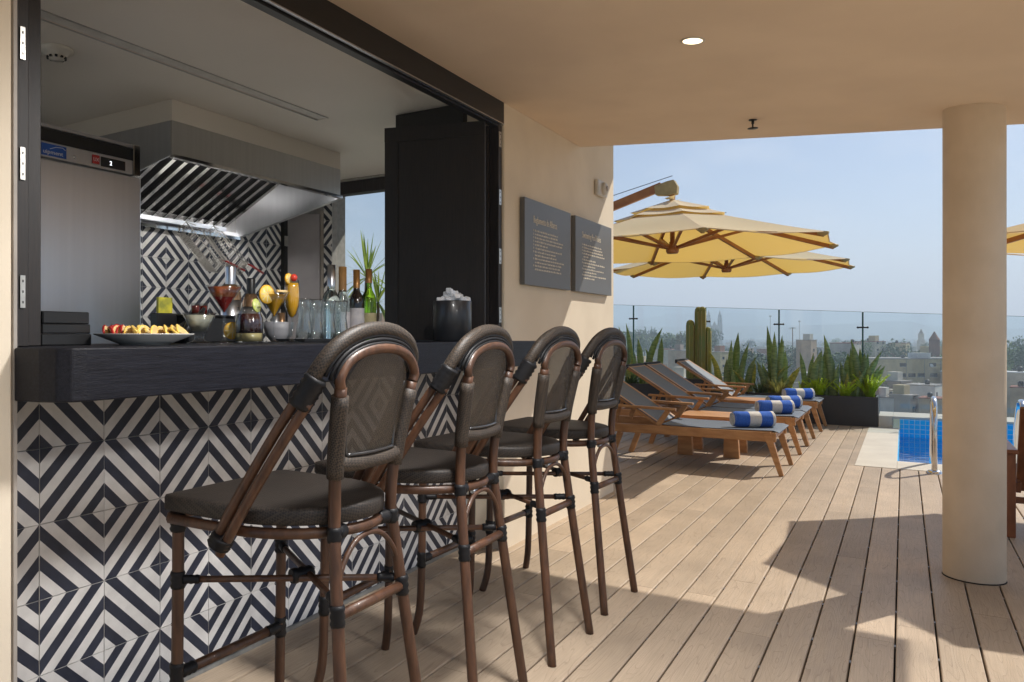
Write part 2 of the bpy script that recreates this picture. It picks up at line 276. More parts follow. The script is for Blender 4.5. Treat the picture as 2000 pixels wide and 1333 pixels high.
for k, c in enumerate([(0.70, 0.63, 0.52), (0.68, 0.54, 0.30), (0.60, 0.42, 0.27), (0.50, 0.45, 0.40), (0.78, 0.74, 0.68), (0.48, 0.24, 0.16), (0.66, 0.58, 0.44), (0.40, 0.31, 0.24)]):
    pmat("house_wall_%d" % k, c, tuple(v * 0.78 for v in c), 0.5, 0.9, detail=7); HOUSE.append("house_wall_%d" % k)
pmat("house_roof", (0.42, 0.38, 0.34), (0.28, 0.25, 0.23), 0.3, 0.95, detail=7, vary=0.3); pmat("roof_red", (0.32, 0.12, 0.08), None, 0.5, 0.9)
pmat("roof_white", (0.74, 0.73, 0.70), None, 0.5, 0.8); pmat("pane_dark", (0.03, 0.035, 0.042), None, 1, 0.2)
pmat("cathedral_stone", (0.30, 0.25, 0.21), None, 0.3, 0.9); pmat("brick_far", (0.30, 0.13, 0.085), None, 0.6, 0.9)
pmat("tree_leaf", (0.12, 0.17, 0.07), (0.06, 0.10, 0.04), 0.4, 0.8, vary=0.35, detail=6); pmat("tree_leaf_light", (0.22, 0.30, 0.09), (0.12, 0.18, 0.06), 0.4, 0.8, vary=0.3)
pmat("tank_black", (0.02, 0.02, 0.022), None, 1, 0.5); pmat("mast_grey", (0.3, 0.3, 0.3), None, 1, 0.6)

# ------------------------------------------------------------------ mesh helpers
class MB:
    """collects shapes for ONE mesh object"""
    def __init__(s): s.v = []; s.f = []; s.m = []; s.sm = []
    def add(s, vs, fs, mi=0, smooth=False):
        o = len(s.v); s.v += [tuple(v) for v in vs]
        for f in fs: s.f.append(tuple(i + o for i in f)); s.m.append(mi); s.sm.append(smooth)
        return s
    def box(s, a, b, mi=0, mat=None):
        x0, y0, z0 = a; x1, y1, z1 = b
        vs = [Vector(p) for p in ((x0, y0, z0), (x1, y0, z0), (x1, y1, z0), (x0, y1, z0), (x0, y0, z1), (x1, y0, z1), (x1, y1, z1), (x0, y1, z1))]
        if mat is not None: vs = [mat @ v for v in vs]
        return s.add(vs, [(0, 3, 2, 1), (4, 5, 6, 7), (0, 1, 5, 4), (1, 2, 6, 5), (2, 3, 7, 6), (3, 0, 4, 7)], mi)
    def beam(s, p, q, w, h, mi=0, up=(0, 0, 1), taper=1.0):
        """square bar from p to q, w wide and h deep"""
        p = Vector(p); q = Vector(q); d = (q - p).normalized(); u = Vector(up)
        if abs(d.dot(u)) > 0.98: u = Vector((0, 1, 0))
        a = d.cross(u).normalized(); b = a.cross(d).normalized(); vs = []
        for c, k in ((p, 1.0), (q, taper)):
            for i, j in ((-1, -1), (1, -1), (1, 1), (-1, 1)): vs.append(c + a * (i * w * k / 2) + b * (j * h * k / 2))
        return s.add(vs, [(3, 2, 1, 0), (4, 5, 6, 7), (0, 1, 5, 4), (1, 2, 6, 5), (2, 3, 7, 6), (3, 0, 4, 7)], mi)
    def tube(s, path, r, n=8, mi=0, closed=False, cap=True):
        P = [Vector(p) for p in path]; m = len(P); rr = r if isinstance(r, (list, tuple)) else [r] * m
        ref = None; vs = []
        for i, p in enumerate(P):
            if closed: d = (P[(i + 1) % m] - P[i - 1])
            else: d = P[min(i + 1, m - 1)] - P[max(i - 1, 0)]
            d = d.normalized()
            if ref is None: ref = Vector((0, 0, 1)) if abs(d.z) < 0.9 else Vector((1, 0, 0))
            a = (ref - d * ref.dot(d)).normalized(); b = d.cross(a); ref = a
            for k in range(n):
                t = 2 * math.pi * k / n; vs.append(p + (a * math.cos(t) + b * math.sin(t)) * rr[i])
        fs = []
        for i in range(m if closed else m - 1):
            j = (i + 1) % m
            for k in range(n): fs.append((i * n + k, i * n + (k + 1) % n, j * n + (k + 1) % n, j * n + k))
        s.add(vs, fs, mi, True)
        if cap and not closed:
            o = len(s.v) - m * n
            s.f.append(tuple(o + k for k in reversed(range(n)))); s.m.append(mi); s.sm.append(False)
            s.f.append(tuple(o + (m - 1) * n + k for k in range(n))); s.m.append(mi); s.sm.append(False)
        return s
    def lathe(s, prof, n=24, c=(0, 0, 0), mi=0, smooth=True, close=False):
        vs = []; fs = []; m = len(prof)
        for r, z in prof:
            for k in range(n):
                t = 2 * math.pi * k / n; vs.append((c[0] + r * math.cos(t), c[1] + r * math.sin(t), c[2] + z))
        for i in range(m if close else m - 1):
            j = (i + 1) % m
            for k in range(n): fs.append((i * n + k, i * n + (k + 1) % n, j * n + (k + 1) % n, j * n + k))
        return s.add(vs, fs, mi, smooth)
    def disc(s, r, z, n=24, c=(0, 0), mi=0, down=False):
        vs = [(c[0] + r * math.cos(2 * math.pi * k / n), c[1] + r * math.sin(2 * math.pi * k / n), z) for k in range(n)]
        return s.add(vs, [tuple(reversed(range(n))) if down else tuple(range(n))], mi)
    def prism(s, poly, z0, z1, mi=0, mat=None, smooth=False):
        n = len(poly); vs = [Vector((x, y, z0)) for x, y in poly] + [Vector((x, y, z1)) for x, y in poly]
        if mat is not None: vs = [mat @ v for v in vs]
        s.add(vs, [tuple(reversed(range(n))), tuple(range(n, 2 * n))], mi)
        o = len(s.v) - 2 * n
        for i in range(n):
            j = (i + 1) % n; s.f.append((o + i, o + j, o + n + j, o + n + i)); s.m.append(mi); s.sm.append(smooth)
        return s
    def ball(s, c, r, n=10, mi=0, sz=(1, 1, 1)):
        prof = []; m = max(4, n // 2)
        vs = []; fs = []
        for i in range(m + 1):
            ph = math.pi * i / m
            for k in range(n):
                t = 2 * math.pi * k / n
                vs.append((c[0] + r * sz[0] * math.sin(ph) * math.cos(t), c[1] + r * sz[1] * math.sin(ph) * math.sin(t), c[2] - r * sz[2] * math.cos(ph)))
        for i in range(m):
            for k in range(n): fs.append((i * n + k, i * n + (k + 1) % n, (i + 1) * n + (k + 1) % n, (i + 1) * n + k))
        return s.add(vs, fs, mi, True)
    def mesh(s, name, mats, bevel=0.0, seg=1, weld=False):
        me = bpy.data.meshes.new(name); me.from_pydata(s.v, [], s.f)
        for m in (mats if isinstance(mats, (list, tuple)) else [mats]): me.materials.append(MATS[m])
        me.polygons.foreach_set("material_index", s.m); me.polygons.foreach_set("use_smooth", s.sm)
        if bevel or weld:
            bm = bmesh.new(); bm.from_mesh(me)
            if weld: bmesh.ops.remove_doubles(bm, verts=bm.verts, dist=1e-5)
            if bevel:
                es = [e for e in bm.edges if len(e.link_faces) == 2 and e.calc_face_angle(0) > 0.5]
                bmesh.ops.bevel(bm, geom=es, offset=bevel, segments=seg, affect='EDGES', profile=0.5, clamp_overlap=True)
            bm.to_mesh(me); bm.free()
        me.update(); return me
    def build(s, name, mats, parent=None, loc=(0, 0, 0), rot=(0, 0, 0), bevel=0.0, seg=1, weld=False):
        return obj(name, s.mesh(name, mats, bevel, seg, weld), parent, loc, rot)
def obj(name, me, parent=None, loc=(0, 0, 0), rot=(0, 0, 0), scale=None):
    o = bpy.data.objects.new(name, me); scn.collection.objects.link(o); o.parent = parent
    o.location = loc; o.rotation_euler = rot
    if scale is not None: o.scale = scale
    return o
def tag(o, label, cat, group=None):
    o["label"] = label; o["category"] = cat
    if group: o["group"] = group
    return o
def struct(o, kind="structure"): o["kind"] = kind; return o
def thing(name, label, cat, loc=(0, 0, 0), rz=0.0, group=None):
    o = bpy.data.objects.new(name, None); scn.collection.objects.link(o); o.location = loc; o.rotation_euler = (0, 0, rz); o.empty_display_size = 0.1
    return tag(o, label, cat, group)
def dup(root, loc, rz=0.0, label=None, scale=None):
    r = root.copy(); scn.collection.objects.link(r); r.location = loc; r.rotation_euler = (0, 0, rz)
    if scale is not None: r.scale = scale
    if label: r["label"] = label
    for ch in KIDS(root):
        c = ch.copy(); scn.collection.objects.link(c); c.parent = r
        for g in KIDS(ch):
            d = g.copy(); scn.collection.objects.link(d); d.parent = c
    return r
def KIDS(o): return [c for c in bpy.data.objects if c.parent == o]
def arc(c, r, a0, a1, n, plane='xz', ry=None):
    out = []
    for i in range(n + 1):
        t = R(a0 + (a1 - a0) * i / n); u, v = r * math.cos(t), (ry or r) * math.sin(t)
        out.append({'xz': (c[0] + u, c[1], c[2] + v), 'xy': (c[0] + u, c[1] + v, c[2]), 'yz': (c[0], c[1] + u, c[2] + v)}[plane])
    return out
def smooth_path(P, n=6):
    """Catmull-Rom through the points"""
    P = [Vector(p) for p in P]; out = []
    for i in range(len(P) - 1):
        a = P[max(i - 1, 0)]; b = P[i]; c = P[i + 1]; d = P[min(i + 2, len(P) - 1)]
        for k in range(n):
            t = k / n
            out.append(0.5 * ((2 * b) + (c - a) * t + (2 * a - 5 * b + 4 * c - d) * t * t + (3 * b - a - 3 * c + d) * t ** 3))
    out.append(P[-1]); return out
def text_mesh(name, s, size, mat, depth=0.0006):
    cu = bpy.data.curves.new(name, 'FONT'); cu.body = s; cu.size = size; cu.extrude = depth; cu.resolution_u = 2
    o = bpy.data.objects.new(name, cu); scn.collection.objects.link(o)
    dg = bpy.context.evaluated_depsgraph_get(); me = bpy.data.meshes.new_from_object(o.evaluated_get(dg))
    bpy.data.objects.remove(o); me.name = name; me.materials.clear(); me.materials.append(MATS[mat]); return me

# ================================================================== the terrace and its deck
tb = MB()
tb.box((-16, -12, -0.9), (6.55, 5, -0.075)).box((6.552, -1.66, -0.9), (10.9, 5, -0.075))
struct(tb.build("terrace_slab", "joist"))
deck = struct(MB().box((-4.6, -4.65, -0.07), (6.5, -0.02, -0.034)).box((6.502, -1.655, -0.07), (10.85, -0.02, -0.034)).box((3.95, -0.018, -0.07), (10.85, 2.6, -0.034)).build("deck", "joist"))
pm = MB()                                    # one unit-long plank, rounded long edges
W2, TH, CH = 0.0621, 0.026, 0.004
sec = [(-W2, -TH), (W2, -TH), (W2, -CH), (W2 - CH * 0.4, -CH * 0.35), (W2 - CH, 0), (-W2 + CH, 0), (-W2 + CH * 0.4, -CH * 0.35), (-W2, -CH)]
pm.add([(0, y, z) for y, z in sec] + [(1, y, z) for y, z in sec],
       [tuple(range(8)), tuple(reversed(range(8, 16)))] + [(i, 8 + i, 8 + (i + 1) % 8, (i + 1) % 8) for i in range(8)])
plank = pm.mesh("plank", "deck_board")
struct(MB().box((-16, -12, -0.07), (-4.61, 5, -0.004)).box((-4.609, 0.11, -0.07), (-1.0, 5, -0.004)).box((-4.608, -12, -0.07), (6.47, -4.66, -0.004)).build("bounce_paving", "coping"))  # out-of-view paving added so sunlit ground bounces light under the roof
for k in range(-20, 35):
    y = -1.983 + 0.13 * k + 0.065
    x0 = -4.5 if y < -0.02 else 4.0
    x1 = 10.75 if y > -1.65 else 6.47
    x = x0 - rng.uniform(0, 2.2)
    while x < x1:
        ln = rng.choice((2.2, 2.2, 2.9, 3.6)) if k % 3 else rng.choice((2.9, 3.6))
        a, b = max(x, x0), min(x + ln, x1)
        if b - a > 0.12: obj("plank", plank, deck, (a + 0.001, y, 0), scale=(b - a - 0.002, 1, 1))
        x += ln
clip_me = MB().box((-0.011, -0.0029, -0.012), (0.011, 0.0029, -0.0055)).mesh("clip", "clip")   # hidden-fixing clips that glint in the gaps
for k in range(-6, 14):
    for i in range(14):
        x = -1.2 + 0.45 * i + 0.19 * (k % 3) + rng.uniform(-.02, .02)
        obj("clip", clip_me, deck, (x, -1.983 + 0.13 * k, 0))
x = 4.0                                      # a ripped half board along the pool coping
while x < 9.9:
    obj("plank", plank, deck, (max(x, 6.475) + 0.001, -1.6255, 0), scale=(min(x + 2.4, 9.92) - max(x, 6.475) - 0.002, 0.5, 1)) if x + 2.4 > 6.6 else None
    x += 2.4

# ================================================================== the building
bld = thing("bar_building", "cream rendered hotel building with flat roof and open bar hatch", "building")
def part(name, m, mats, parent=bld, **k): return m.build(name, mats, parent, **k)
part("wall", MB().box((-0.95, -0.245, -0.03), (-0.431, 0.10, 2.84)), "plaster", bevel=0.006)
part("corner_bead", MB().box((-0.4305, -0.2475, 0), (-0.4215, -0.20, 2.37)), "bead")
part("pier", MB().box((2.31, -0.245, -0.03), (4.187, -0.02, 2.84)), "plaster", bevel=0.008, seg=2)
part("skirting", MB().box((2.302, -0.24, 0.0), (2.3085, -0.002, 0.11)), "bead")
# soffit drops a little towards the column
so = MB(); prof = [(-0.2465, 2.376), (-0.2465, 2.84), (-3.1, 2.84), (-3.1, 2.138)]
so.add([(-2.3, y, z) for y, z in prof] + [(3.48, y, z) for y, z in prof], [(0, 1, 2, 3), (7, 6, 5, 4), (0, 3, 7, 4), (3, 2, 6, 7), (2, 1, 5, 6), (1, 0, 4, 5)])
part("soffit", so, "plaster_soffit")
part("roof", MB().box((-2.35, -3.53, 2.85), (4.70, -0.20, 3.05)).box((-0.98, -0.199, 2.85), (4.70, 3.2, 3.05)), "plaster")
hd = part("hatch_header", MB().box((-0.4205, -0.2445, 2.262), (2.309, -0.19, 2.52)), "header_wood", bevel=0.002)
MB().box((-0.42, -0.252, 2.2565), (2.30, -0.236, 2.2615)).build("track", "steel", hd)
MB().box((-0.42, -0.228, 2.247), (2.30, -0.192, 2.2612)).build("track_channel", "black_plastic", hd)
part("hatch_jamb", MB().box((2.268, -0.232, 1.114), (2.3085, -0.10, 2.2555)), "frame_wood", bevel=0.002)
part("hatch_jamb", MB().box((-0.4205, -0.232, 1.114), (-0.408, -0.05, 2.2555)), "frame_wood", bevel=0.002)
part("kitchen_ceiling", MB().box((-0.7, -0.188, 2.45), (3.95, 0.872, 2.52)).box((-0.7, 0.948, 2.45), (3.95, 2.6, 2.52)).box((-0.7, 0.8725, 2.45), (0.249, 0.9475, 2.52)).box((2.221, 0.8725, 2.45), (3.95, 0.9475, 2.52)), "kitchen_paint")
part("kitchen_floor", MB().box((-0.7, 0.105, -0.06), (3.9, 2.5, -0.01)), "bounce_pale")
part("kitchen_side_wall", MB().box((-0.72, 0.102, 0), (-0.62, 2.5, 0.8)).box((-0.72, 0.102, 0.8), (-0.62, 0.30, 2.448)).box((-0.72, 2.3, 0.8), (-0.62, 2.5, 2.448)), "kitchen_paint")  # the unseen wide opening here is added to let daylight into the kitchen
back = part("kitchen_back_wall", MB().box((-0.618, 2.4, 0), (3.53, 2.52, 2.448)), "grout")
win = part("kitchen_end_wall", MB().box((3.75, -0.018, 0), (3.93, 0.06, 2.448)).box((3.75, 2.01, 0), (3.93, 2.6, 2.448)).box((3.75, 1.42, 0), (3.93, 2.0095, 0.86)).box((3.75, 0.0605, 2.432), (3.93, 2.0095, 2.448)), "grout")
part("window_frame", MB().box((3.765, 0.062, 2.325), (3.86, 2.008, 2.43)).box((3.765, 1.422, 0.862), (3.86, 2.008, 0.90)).box((3.765, 1.375, 0.0), (3.86, 1.418, 2.324)).box((3.765, 0.062, 0.0), (3.86, 0.11, 2.324)), "frame_wood", bevel=0.003)
part("window_pane", MB().box((3.81, 1.419, 0.902), (3.816, 2.006, 2.323)), "window_glass")
part("window_pane", MB().box((3.81, 0.112, 0.02), (3.816, 1.373, 2.323)), "window_glass")  # unseen full-height glazing, added to let sun into the kitchen
part("bulkhead", MB().box((1.44, 1.352, 2.332), (2.985, 2.398, 2.449)), "kitchen_paint")
# back door in the far corner: black frame, grey leaf standing ajar
part("back_door_frame", MB().box((3.532, 2.36, 0), (3.585, 2.45, 2.2)), "black_plastic")
bd = part("back_door", MB().beam((3.59, 2.375, 1.1), (3.735, 2.13, 1.1), 0.035, 2.15), "door_grey", bevel=0.003)
MB().box((3.535, 2.350, 1.90), (3.575, 2.3595, 1.985)).build("hinge", "hinge_metal", bd)
part("door_stop", MB().box((3.7365, 2.10, 0), (3.749, 2.135, 2.2)), "bead")

# ------------------------------------------------------------------ patterned cement tiles, one object each
T = 0.2113; GAP = 0.0011
_tiles = {}
def clip(poly, a, b, c):                      # keep a*x + b*y <= c
    out = []
    for i in range(len(poly)):
        p, q = poly[i], poly[(i + 1) % len(poly)]; dp = a * p[0] + b * p[1] - c; dq = a * q[0] + b * q[1] - c
        if dp <= 0: out.append(p)
        if (dp < 0 < dq) or (dq < 0 < dp):
            t = dp / (dp - dq); out.append((p[0] + (q[0] - p[0]) * t, p[1] + (q[1] - p[1]) * t))
    return out
def tile_mesh(cx, cz, x0, x1, z0, z1):
    """a T x T tile whose dark stripe starts at corner (cx, cz); cut to x0..x1, z0..z1"""
    key = (cx, cz, round(x0, 4), round(x1, 4), round(z0, 4), round(z1, 4))
    if key in _tiles: return _tiles[key]
    m = MB(); th = 0.005; sx = 1 if cx == 0 else -1; sz = 1 if cz == 0 else -1
    a0, a1, b0, b1 = max(x0, GAP), min(x1, T - GAP), max(z0, GAP), min(z1, T - GAP)
    for k in range(10):
        lo, hi = 0.2 * T * k, 0.2 * T * (k + 1)
        p = [(a0, b0), (a1, b0), (a1, b1), (a0, b1)]
        off = (-sx * cx * T) + (-sz * cz * T)  # q = sx*x + sz*z + off
        p = clip(p, sx, sz, hi - off)
        if p: p = clip(p, -sx, -sz, -(lo - off))
        if len(p) > 2: m.add([(x, -th, z) for x, z in p], [tuple(range(len(p)))], 0 if k % 2 == 0 else 1)
    c = [(a0, b0), (a1, b0), (a1, b1), (a0, b1)]
    for i in range(4):
        p, q = c[i], c[(i + 1) % 4]
        m.add([(p[0], -th, p[1]), (p[0], 0, p[1]), (q[0], 0, q[1]), (q[0], -th, q[1])], [(0, 1, 2, 3)], 1)
    _tiles[key] = m.mesh("tile", ["tile_dark", "tile_white"]); return _tiles[key]
def lay(parent, x_org, z_org, odd, xa, xb, za, zb, place):
    """tiles over xa..xb, za..zb; lattice line i at x_org + i*T; dark corners where (i + odd) is odd and r is even"""
    i = math.floor((xa - x_org) / T + 1e-6)
    while x_org + i * T < xb - 1e-4:
        r = math.floor((za - z_org) / T + 1e-6)
        while z_org + r * T < zb - 1e-4:
            gx, gz = x_org + i * T, z_org + r * T
            cx = 0 if (i + odd) % 2 else 1; cz = 0 if r % 2 == 0 else 1
            a0, a1, b0, b1 = max(0, xa - gx), min(T, xb - gx), max(0, za - gz), min(T, zb - gz)
            if a1 - a0 > 0.006 and b1 - b0 > 0.006:
                loc, rot = place(gx, gz); j = rng.uniform
                obj("tile", tile_mesh(cx, cz, a0, a1, b0, b1), parent, (loc[0] + j(-.0004, .0004), loc[1] + j(-.0008, 0), loc[2] + j(-.0004, .0004)), (rot[0] + j(-.003, .003), rot[1] + j(-.0016, .0016), rot[2] + j(-.003, .003)))
            r += 1
        i += 1
lay(back, 2.292, 1.482 - 4 * T, 0, 0.95, 3.529, 0.95, 2.10, lambda x, z: ((x, 2.399, z), (0, 0, 0)))
lay(win, 0.0, 1.482 - 4 * T, 0, -2.10, -2.012, 0.90, 2.43, lambda x, z: ((3.749, -x, z), (0, 0, R(-90))))

bar = thing("bar", "long bar clad in black and white diamond tiles under thick black wood top", "bar")
bf = MB().box((-0.4205, 0.0, -0.03), (2.3005, 0.10, 0.984)).build("front_panel", "grout", bar)
lay(bf, 0.0, -0.0197, 0, -0.42, 2.299, 0.002, 0.983, lambda x, z: ((x, -0.0005, z), (0, 0, 0)))
top = [(-0.4300, -0.2478), (-0.418, -0.33), (-0.402, -0.375), (-0.376, -0.397), (-0.34, -0.402), (2.372, -0.402), (2.372, -0.2478), (2.306, -0.2478), (2.306, 0.34), (-0.4195, 0.34), (-0.4195, -0.2478)]
MB().prism(top, 0.9855, 1.113).build("counter_top", "black_wood", bar, bevel=0.004, seg=2)

# ------------------------------------------------------------------ folding door leaves of the hatch
def leaf(label, p, q, z0, z1, hinges, hx, hy, hdir):
    c = (Vector((*p, 0)) + Vector((*q, 0))) / 2
    t = thing("folding_door", label, "door", (c.x, c.y, z0), 0, "folding leaves of the bar hatch")
    d = Vector((q[0] - p[0], q[1] - p[1], 0)); h = z1 - z0
    MB().beam(Vector((p[0] - c.x, p[1] - c.y, h / 2)), Vector((q[0] - c.x, q[1] - c.y, h / 2)), 0.038, h).build("panel", "door_wood", t, bevel=0.002)
    nrm = Vector((d.y, -d.x, 0)).normalized()
    if nrm.x > 0: nrm = -nrm
    a, b = Vector((p[0] - c.x, p[1] - c.y, 0)), Vector((q[0] - c.x, q[1] - c.y, 0)); dd = (b - a).normalized()
    fr = MB()
    for u0, u1, za, zb in ((0.0, 1.0, h - 0.075, h - 0.001), (0.0, 1.0, 0.001, 0.075)):
        fr.beam(a + nrm * 0.022 + Vector((0, 0, (za + zb) / 2)), b + nrm * 0.022 + Vector((0, 0, (za + zb) / 2)), 0.006, zb - za)
    for e, s in ((a, 1), (b, -1)):
        fr.beam(e + dd * s * 0.0375 + nrm * 0.0225 + Vector((0, 0, 0.076)), e + dd * s * 0.0375 + nrm * 0.0225 + Vector((0, 0, h - 0.076)), 0.072, 0.006, up=nrm)
    fr.build("rail", "door_wood", t)
    for z in hinges:
        hp = MB().box((hx - c.x, hy - c.y - 0.003, z - z0 - 0.04), (hx - c.x + hdir, hy - c.y, z - z0 + 0.04)).build("hinge", "hinge_metal", t)
        sc = MB()
        for dz in (-0.026, 0, 0.026): sc.box((hx - c.x + hdir * 0.4, hy - c.y - 0.0042, z - z0 + dz - 0.003), (hx - c.x + hdir * 0.6, hy - c.y - 0.0032, z - z0 + dz + 0.003))
        sc.build("screw", "hinge_screw", hp)
    return t
leaf("black folding leaf nearest the ice bucket, standing inside the right of the hatch", (2.147, -0.215), (1.985, 0.295), 1.1145, 2.245, (), 0, 0, 0)
leaf("black folding leaf hinged to the right jamb of the hatch, mostly hidden", (2.247, -0.185), (2.10, 0.32), 1.1145, 2.245, (2.178, 1.872, 1.56, 1.25), 2.266, -0.234, 0.026)
leaf("dark folding leaf with metal hinges against the left jamb of the hatch", (-0.385, -0.205), (-0.365, 0.30), 1.1145, 2.245, (1.861, 1.565, 1.25), -0.3905, -0.2065, 0.013)
leaf("second dark folding leaf beside the left jamb, next to the black boxes", (-0.298, -0.12), (-0.278, 0.33), 1.1145, 2.245, (), 0, 0, 0)
part("door_pocket", MB().box((2.40, 0.05, 2.25), (2.52, 0.50, 2.4485)), "header_wood")

# ------------------------------------------------------------------ column, soffit fittings, signs on the pier
col = thing("column", "round cream column standing on the deck beside the pool", "column", (3.115, -2.285, 0))
MB().lathe([(0.1195, -0.02), (0.1195, 0.004), (0.121, 0.007), (0.1212, 0.9), (0.1206, 1.6), (0.121, 2.30)], 56).build("shaft", "column_paint", col)
MB().lathe([(0.1196, 0.006), (0.1228, 0.0035), (0.1240, 0.0005)], 56).build("base_joint", "joist", col)
sz = lambda y: 2.376 + 0.0835 * (y + 0.2465)
tilt = math.atan(0.0835)
def downlight(label, x, y, watt, aim=0.0):
    dl = thing("downlight", label, "light", (x, y, sz(y)), 0, "downlights in the soffit")
    MB().lathe([(0.044, -0.001), (0.044, -0.004), (0.038, -0.005), (0.036, -0.001)], 28).build("ring", "white_plastic", dl, rot=(tilt, 0, 0))
    MB().disc(0.0357, -0.0035, 28, down=True).build("lens", "lamp_glow", dl, rot=(tilt, 0, 0))
    ld = bpy.data.lights.new("downlight_beam", 'SPOT'); ld.energy = watt; ld.spot_size = R(125 if aim else 150); ld.spot_blend = 1.0; ld.color = (1, 0.98, 0.955); ld.shadow_soft_size = 0.12
    lo = bpy.data.objects.new("downlight_beam", ld); scn.collection.objects.link(lo); lo.parent = dl; lo.location = (0, 0, -0.03); lo.rotation_euler = (R(aim), 0, 0)
downlight("small round lit downlight set into the tan soffit", 1.69, -1.33, 8)
for x, y, e, w in ((0.34, -1.33, 95, "unseen fill downlight added above the second stool"), (-1.40, -1.33, 3, "unseen fill downlight added behind the camera"), (0.10, -2.65, 40, "unseen fill downlight added right of the camera"), (1.69, -2.65, 2, "unseen fill downlight added near the open side"), (-1.40, -2.65, 24, "unseen fill downlight added farthest behind the camera")): downlight(w, x, y, e, 24 if y > -2 else 34)  # out-of-frame downlights added to fill the shade under the soffit
sp = thing("sprinkler", "small metal fire sprinkler hanging from the soffit near its edge", "sprinkler", (3.03, -1.345, sz(-1.345)))
MB().lathe([(0.020, 0.002), (0.020, -0.004), (0.007, -0.006), (0.007, -0.022), (0.004, -0.024), (0.004, -0.045)], 16).build("stem", "hinge_screw", sp)
MB().lathe([(0.003, -0.044), (0.026, -0.045), (0.026, -0.047), (0.003, -0.048)], 16).build("deflector", "hinge_screw", sp)
MB().tube([(0.009, 0, -0.02), (0.015, 0, -0.033), (0.003, 0, -0.045)], 0.0022, 6).tube([(-0.009, 0, -0.02), (-0.015, 0, -0.033), (-0.003, 0, -0.045)], 0.0022, 6).build("yoke", "hinge_screw", sp)
si = thing("alarm_sounder", "small white square wall alarm above the grey signs", "alarm", (3.865, -0.246, 2.16))
MB().box((-0.115, -0.028, -0.055), (0.085, 0, 0.055)).build("body", "white_plastic", si, bevel=0.012, seg=2)
MB().lathe([(0.045, 0), (0.045, 0.012), (0.034, 0.022), (0.0005, 0.024)], 24).build("horn", "white_plastic", si, loc=(0.0, -0.028, 0.0), rot=(R(90), 0, 0))
MB().lathe([(0.020, 0), (0.018, 0.006), (0.0005, 0.008)], 16).build("lens", "bead", si, loc=(0.0, -0.051, 0.0), rot=(R(90), 0, 0))
def sign(label, x0, x1, title, rows):
    t = thing("notice_board", label, "sign", (x0, -0.247, 1.423), 0, "grey notice boards on the cream pier")
    w, h = x1 - x0, 0.482
    MB().box((0, -0.030, 0), (w, -0.001, h)).build("panel", "sign_grey", t, bevel=0.0015)
    me = text_mesh("title", title, 0.058, "sign_ink"); xs = [v.co.x for v in me.vertices]; k = (0.50 * w) / (max(xs) - min(xs))
    obj("title", me, t, (0.17 * w, -0.0305, h * 0.735), (R(90), 0, 0), scale=(k, 1.0, 1))
    pr = MB(); z = h * 0.635
    for ln, num in rows:
        x = 0.20 * w
        if num: pr.box((0.168 * w, -0.0312, z), (0.176 * w, -0.0302, z + 0.0105))
        e = x + ln * 0.60 * w
        while x < e:
            wl = rng.uniform(0.012, 0.042); n = max(1, int(wl / 0.007))
            for q in range(n):
                hh = rng.choice((0.0075, 0.0075, 0.0105)); pr.box((x + q * 0.007, -0.0312, z), (x + q * 0.007 + 0.0052, -0.0302, z + hh))
            x += n * 0.007 + 0.008
        z -= 0.0198
    pr.build("print", "sign_ink", t)
sign("grey notice board titled Reglamento de Alberca, left of the pair", 2.505, 3.215, "Reglamento de Alberca", [(0.80, 1), (0.78, 1), (0.96, 1), (1.0, 1), (0.42, 1), (0.95, 1), (0.70, 1), (0.77, 0), (0.98, 1), (0.96, 0), (0.82, 1), (0.95, 0)])
sign("grey notice board titled Swimming Pool Rules, right of the pair", 3.301, 4.033, "Swimming Pool Rules", [(0.82, 1), (0.80, 1), (0.84, 1), (0.98, 1), (0.16, 0), (0.50, 1), (0.95, 1), (0.52, 0), (0.92, 1), (0.55, 0), (0.97, 1), (0.50, 0)])

# ================================================================== inside the kitchen
fr = thing("refrigerator", "tall stainless steel refrigerator standing behind the bar on the left", "refrigerator", (0.36, 1.15, 0.0))
MB().box((0, 0.03, 0), (0.69, 0.72, 2.078)).build("cabinet", "steel_dark", fr, bevel=0.004)
MB().box((0.004, -0.03, 0.10), (0.686, 0.028, 1.918)).build("door", "steel", fr, bevel=0.008, seg=2)
cp = MB().box((0.0, -0.012, 1.928), (0.648, 0.0285, 2.0)).build("control_panel", "steel", fr, bevel=0.003)
MB().box((0.16, -0.0165, 1.937), (0.282, -0.013, 1.990)).build("badge", "badge_blue", cp)
MB().tube([(0.20, -0.0172, 1.968), (0.23, -0.0172, 1.980), (0.262, -0.0172, 1.983), (0.278, -0.0172, 1.974)], 0.0014, 5).build("badge_arc", "print_white", cp)
obj("lettering", text_mesh("lettering", "uipment", 0.026, "print_white"), cp, (0.166, -0.0170, 1.946), (R(90), 0, 0), scale=(1.15, 1, 1))
MB().box((0.418, -0.0165, 1.945), (0.456, -0.013, 1.986)).build("badge", "badge_red", cp)
obj("lettering", text_mesh("lettering", "UX", 0.024, "print_white"), cp, (0.422, -0.0170, 1.957), (R(90), 0, 0), scale=(0.9, 1, 1))
ds = MB().box((0.466, -0.0155, 1.940), (0.602, -0.013, 1.985)).build("display", "black_plastic", cp)
obj("digit", text_mesh("digit", "2", 0.028, "display_digit"), cp, (0.512, -0.0162, 1.953), (R(90), 0, 0))
MB().lathe([(0.0005, 0.004), (0.007, 0.003), (0.008, 0)], 12).build("lock", "chrome", cp, loc=(0.325, -0.0125, 1.955), rot=(R(90), 0, 0))
MB().box((0.004, 0.004, 2.002), (0.648, 0.0285, 2.062)).build("vent_slot", "black_plastic", fr)
MB().box((0.0, -0.012, 2.0625), (0.648, 0.0285, 2.078)).build("top_trim", "steel", fr)
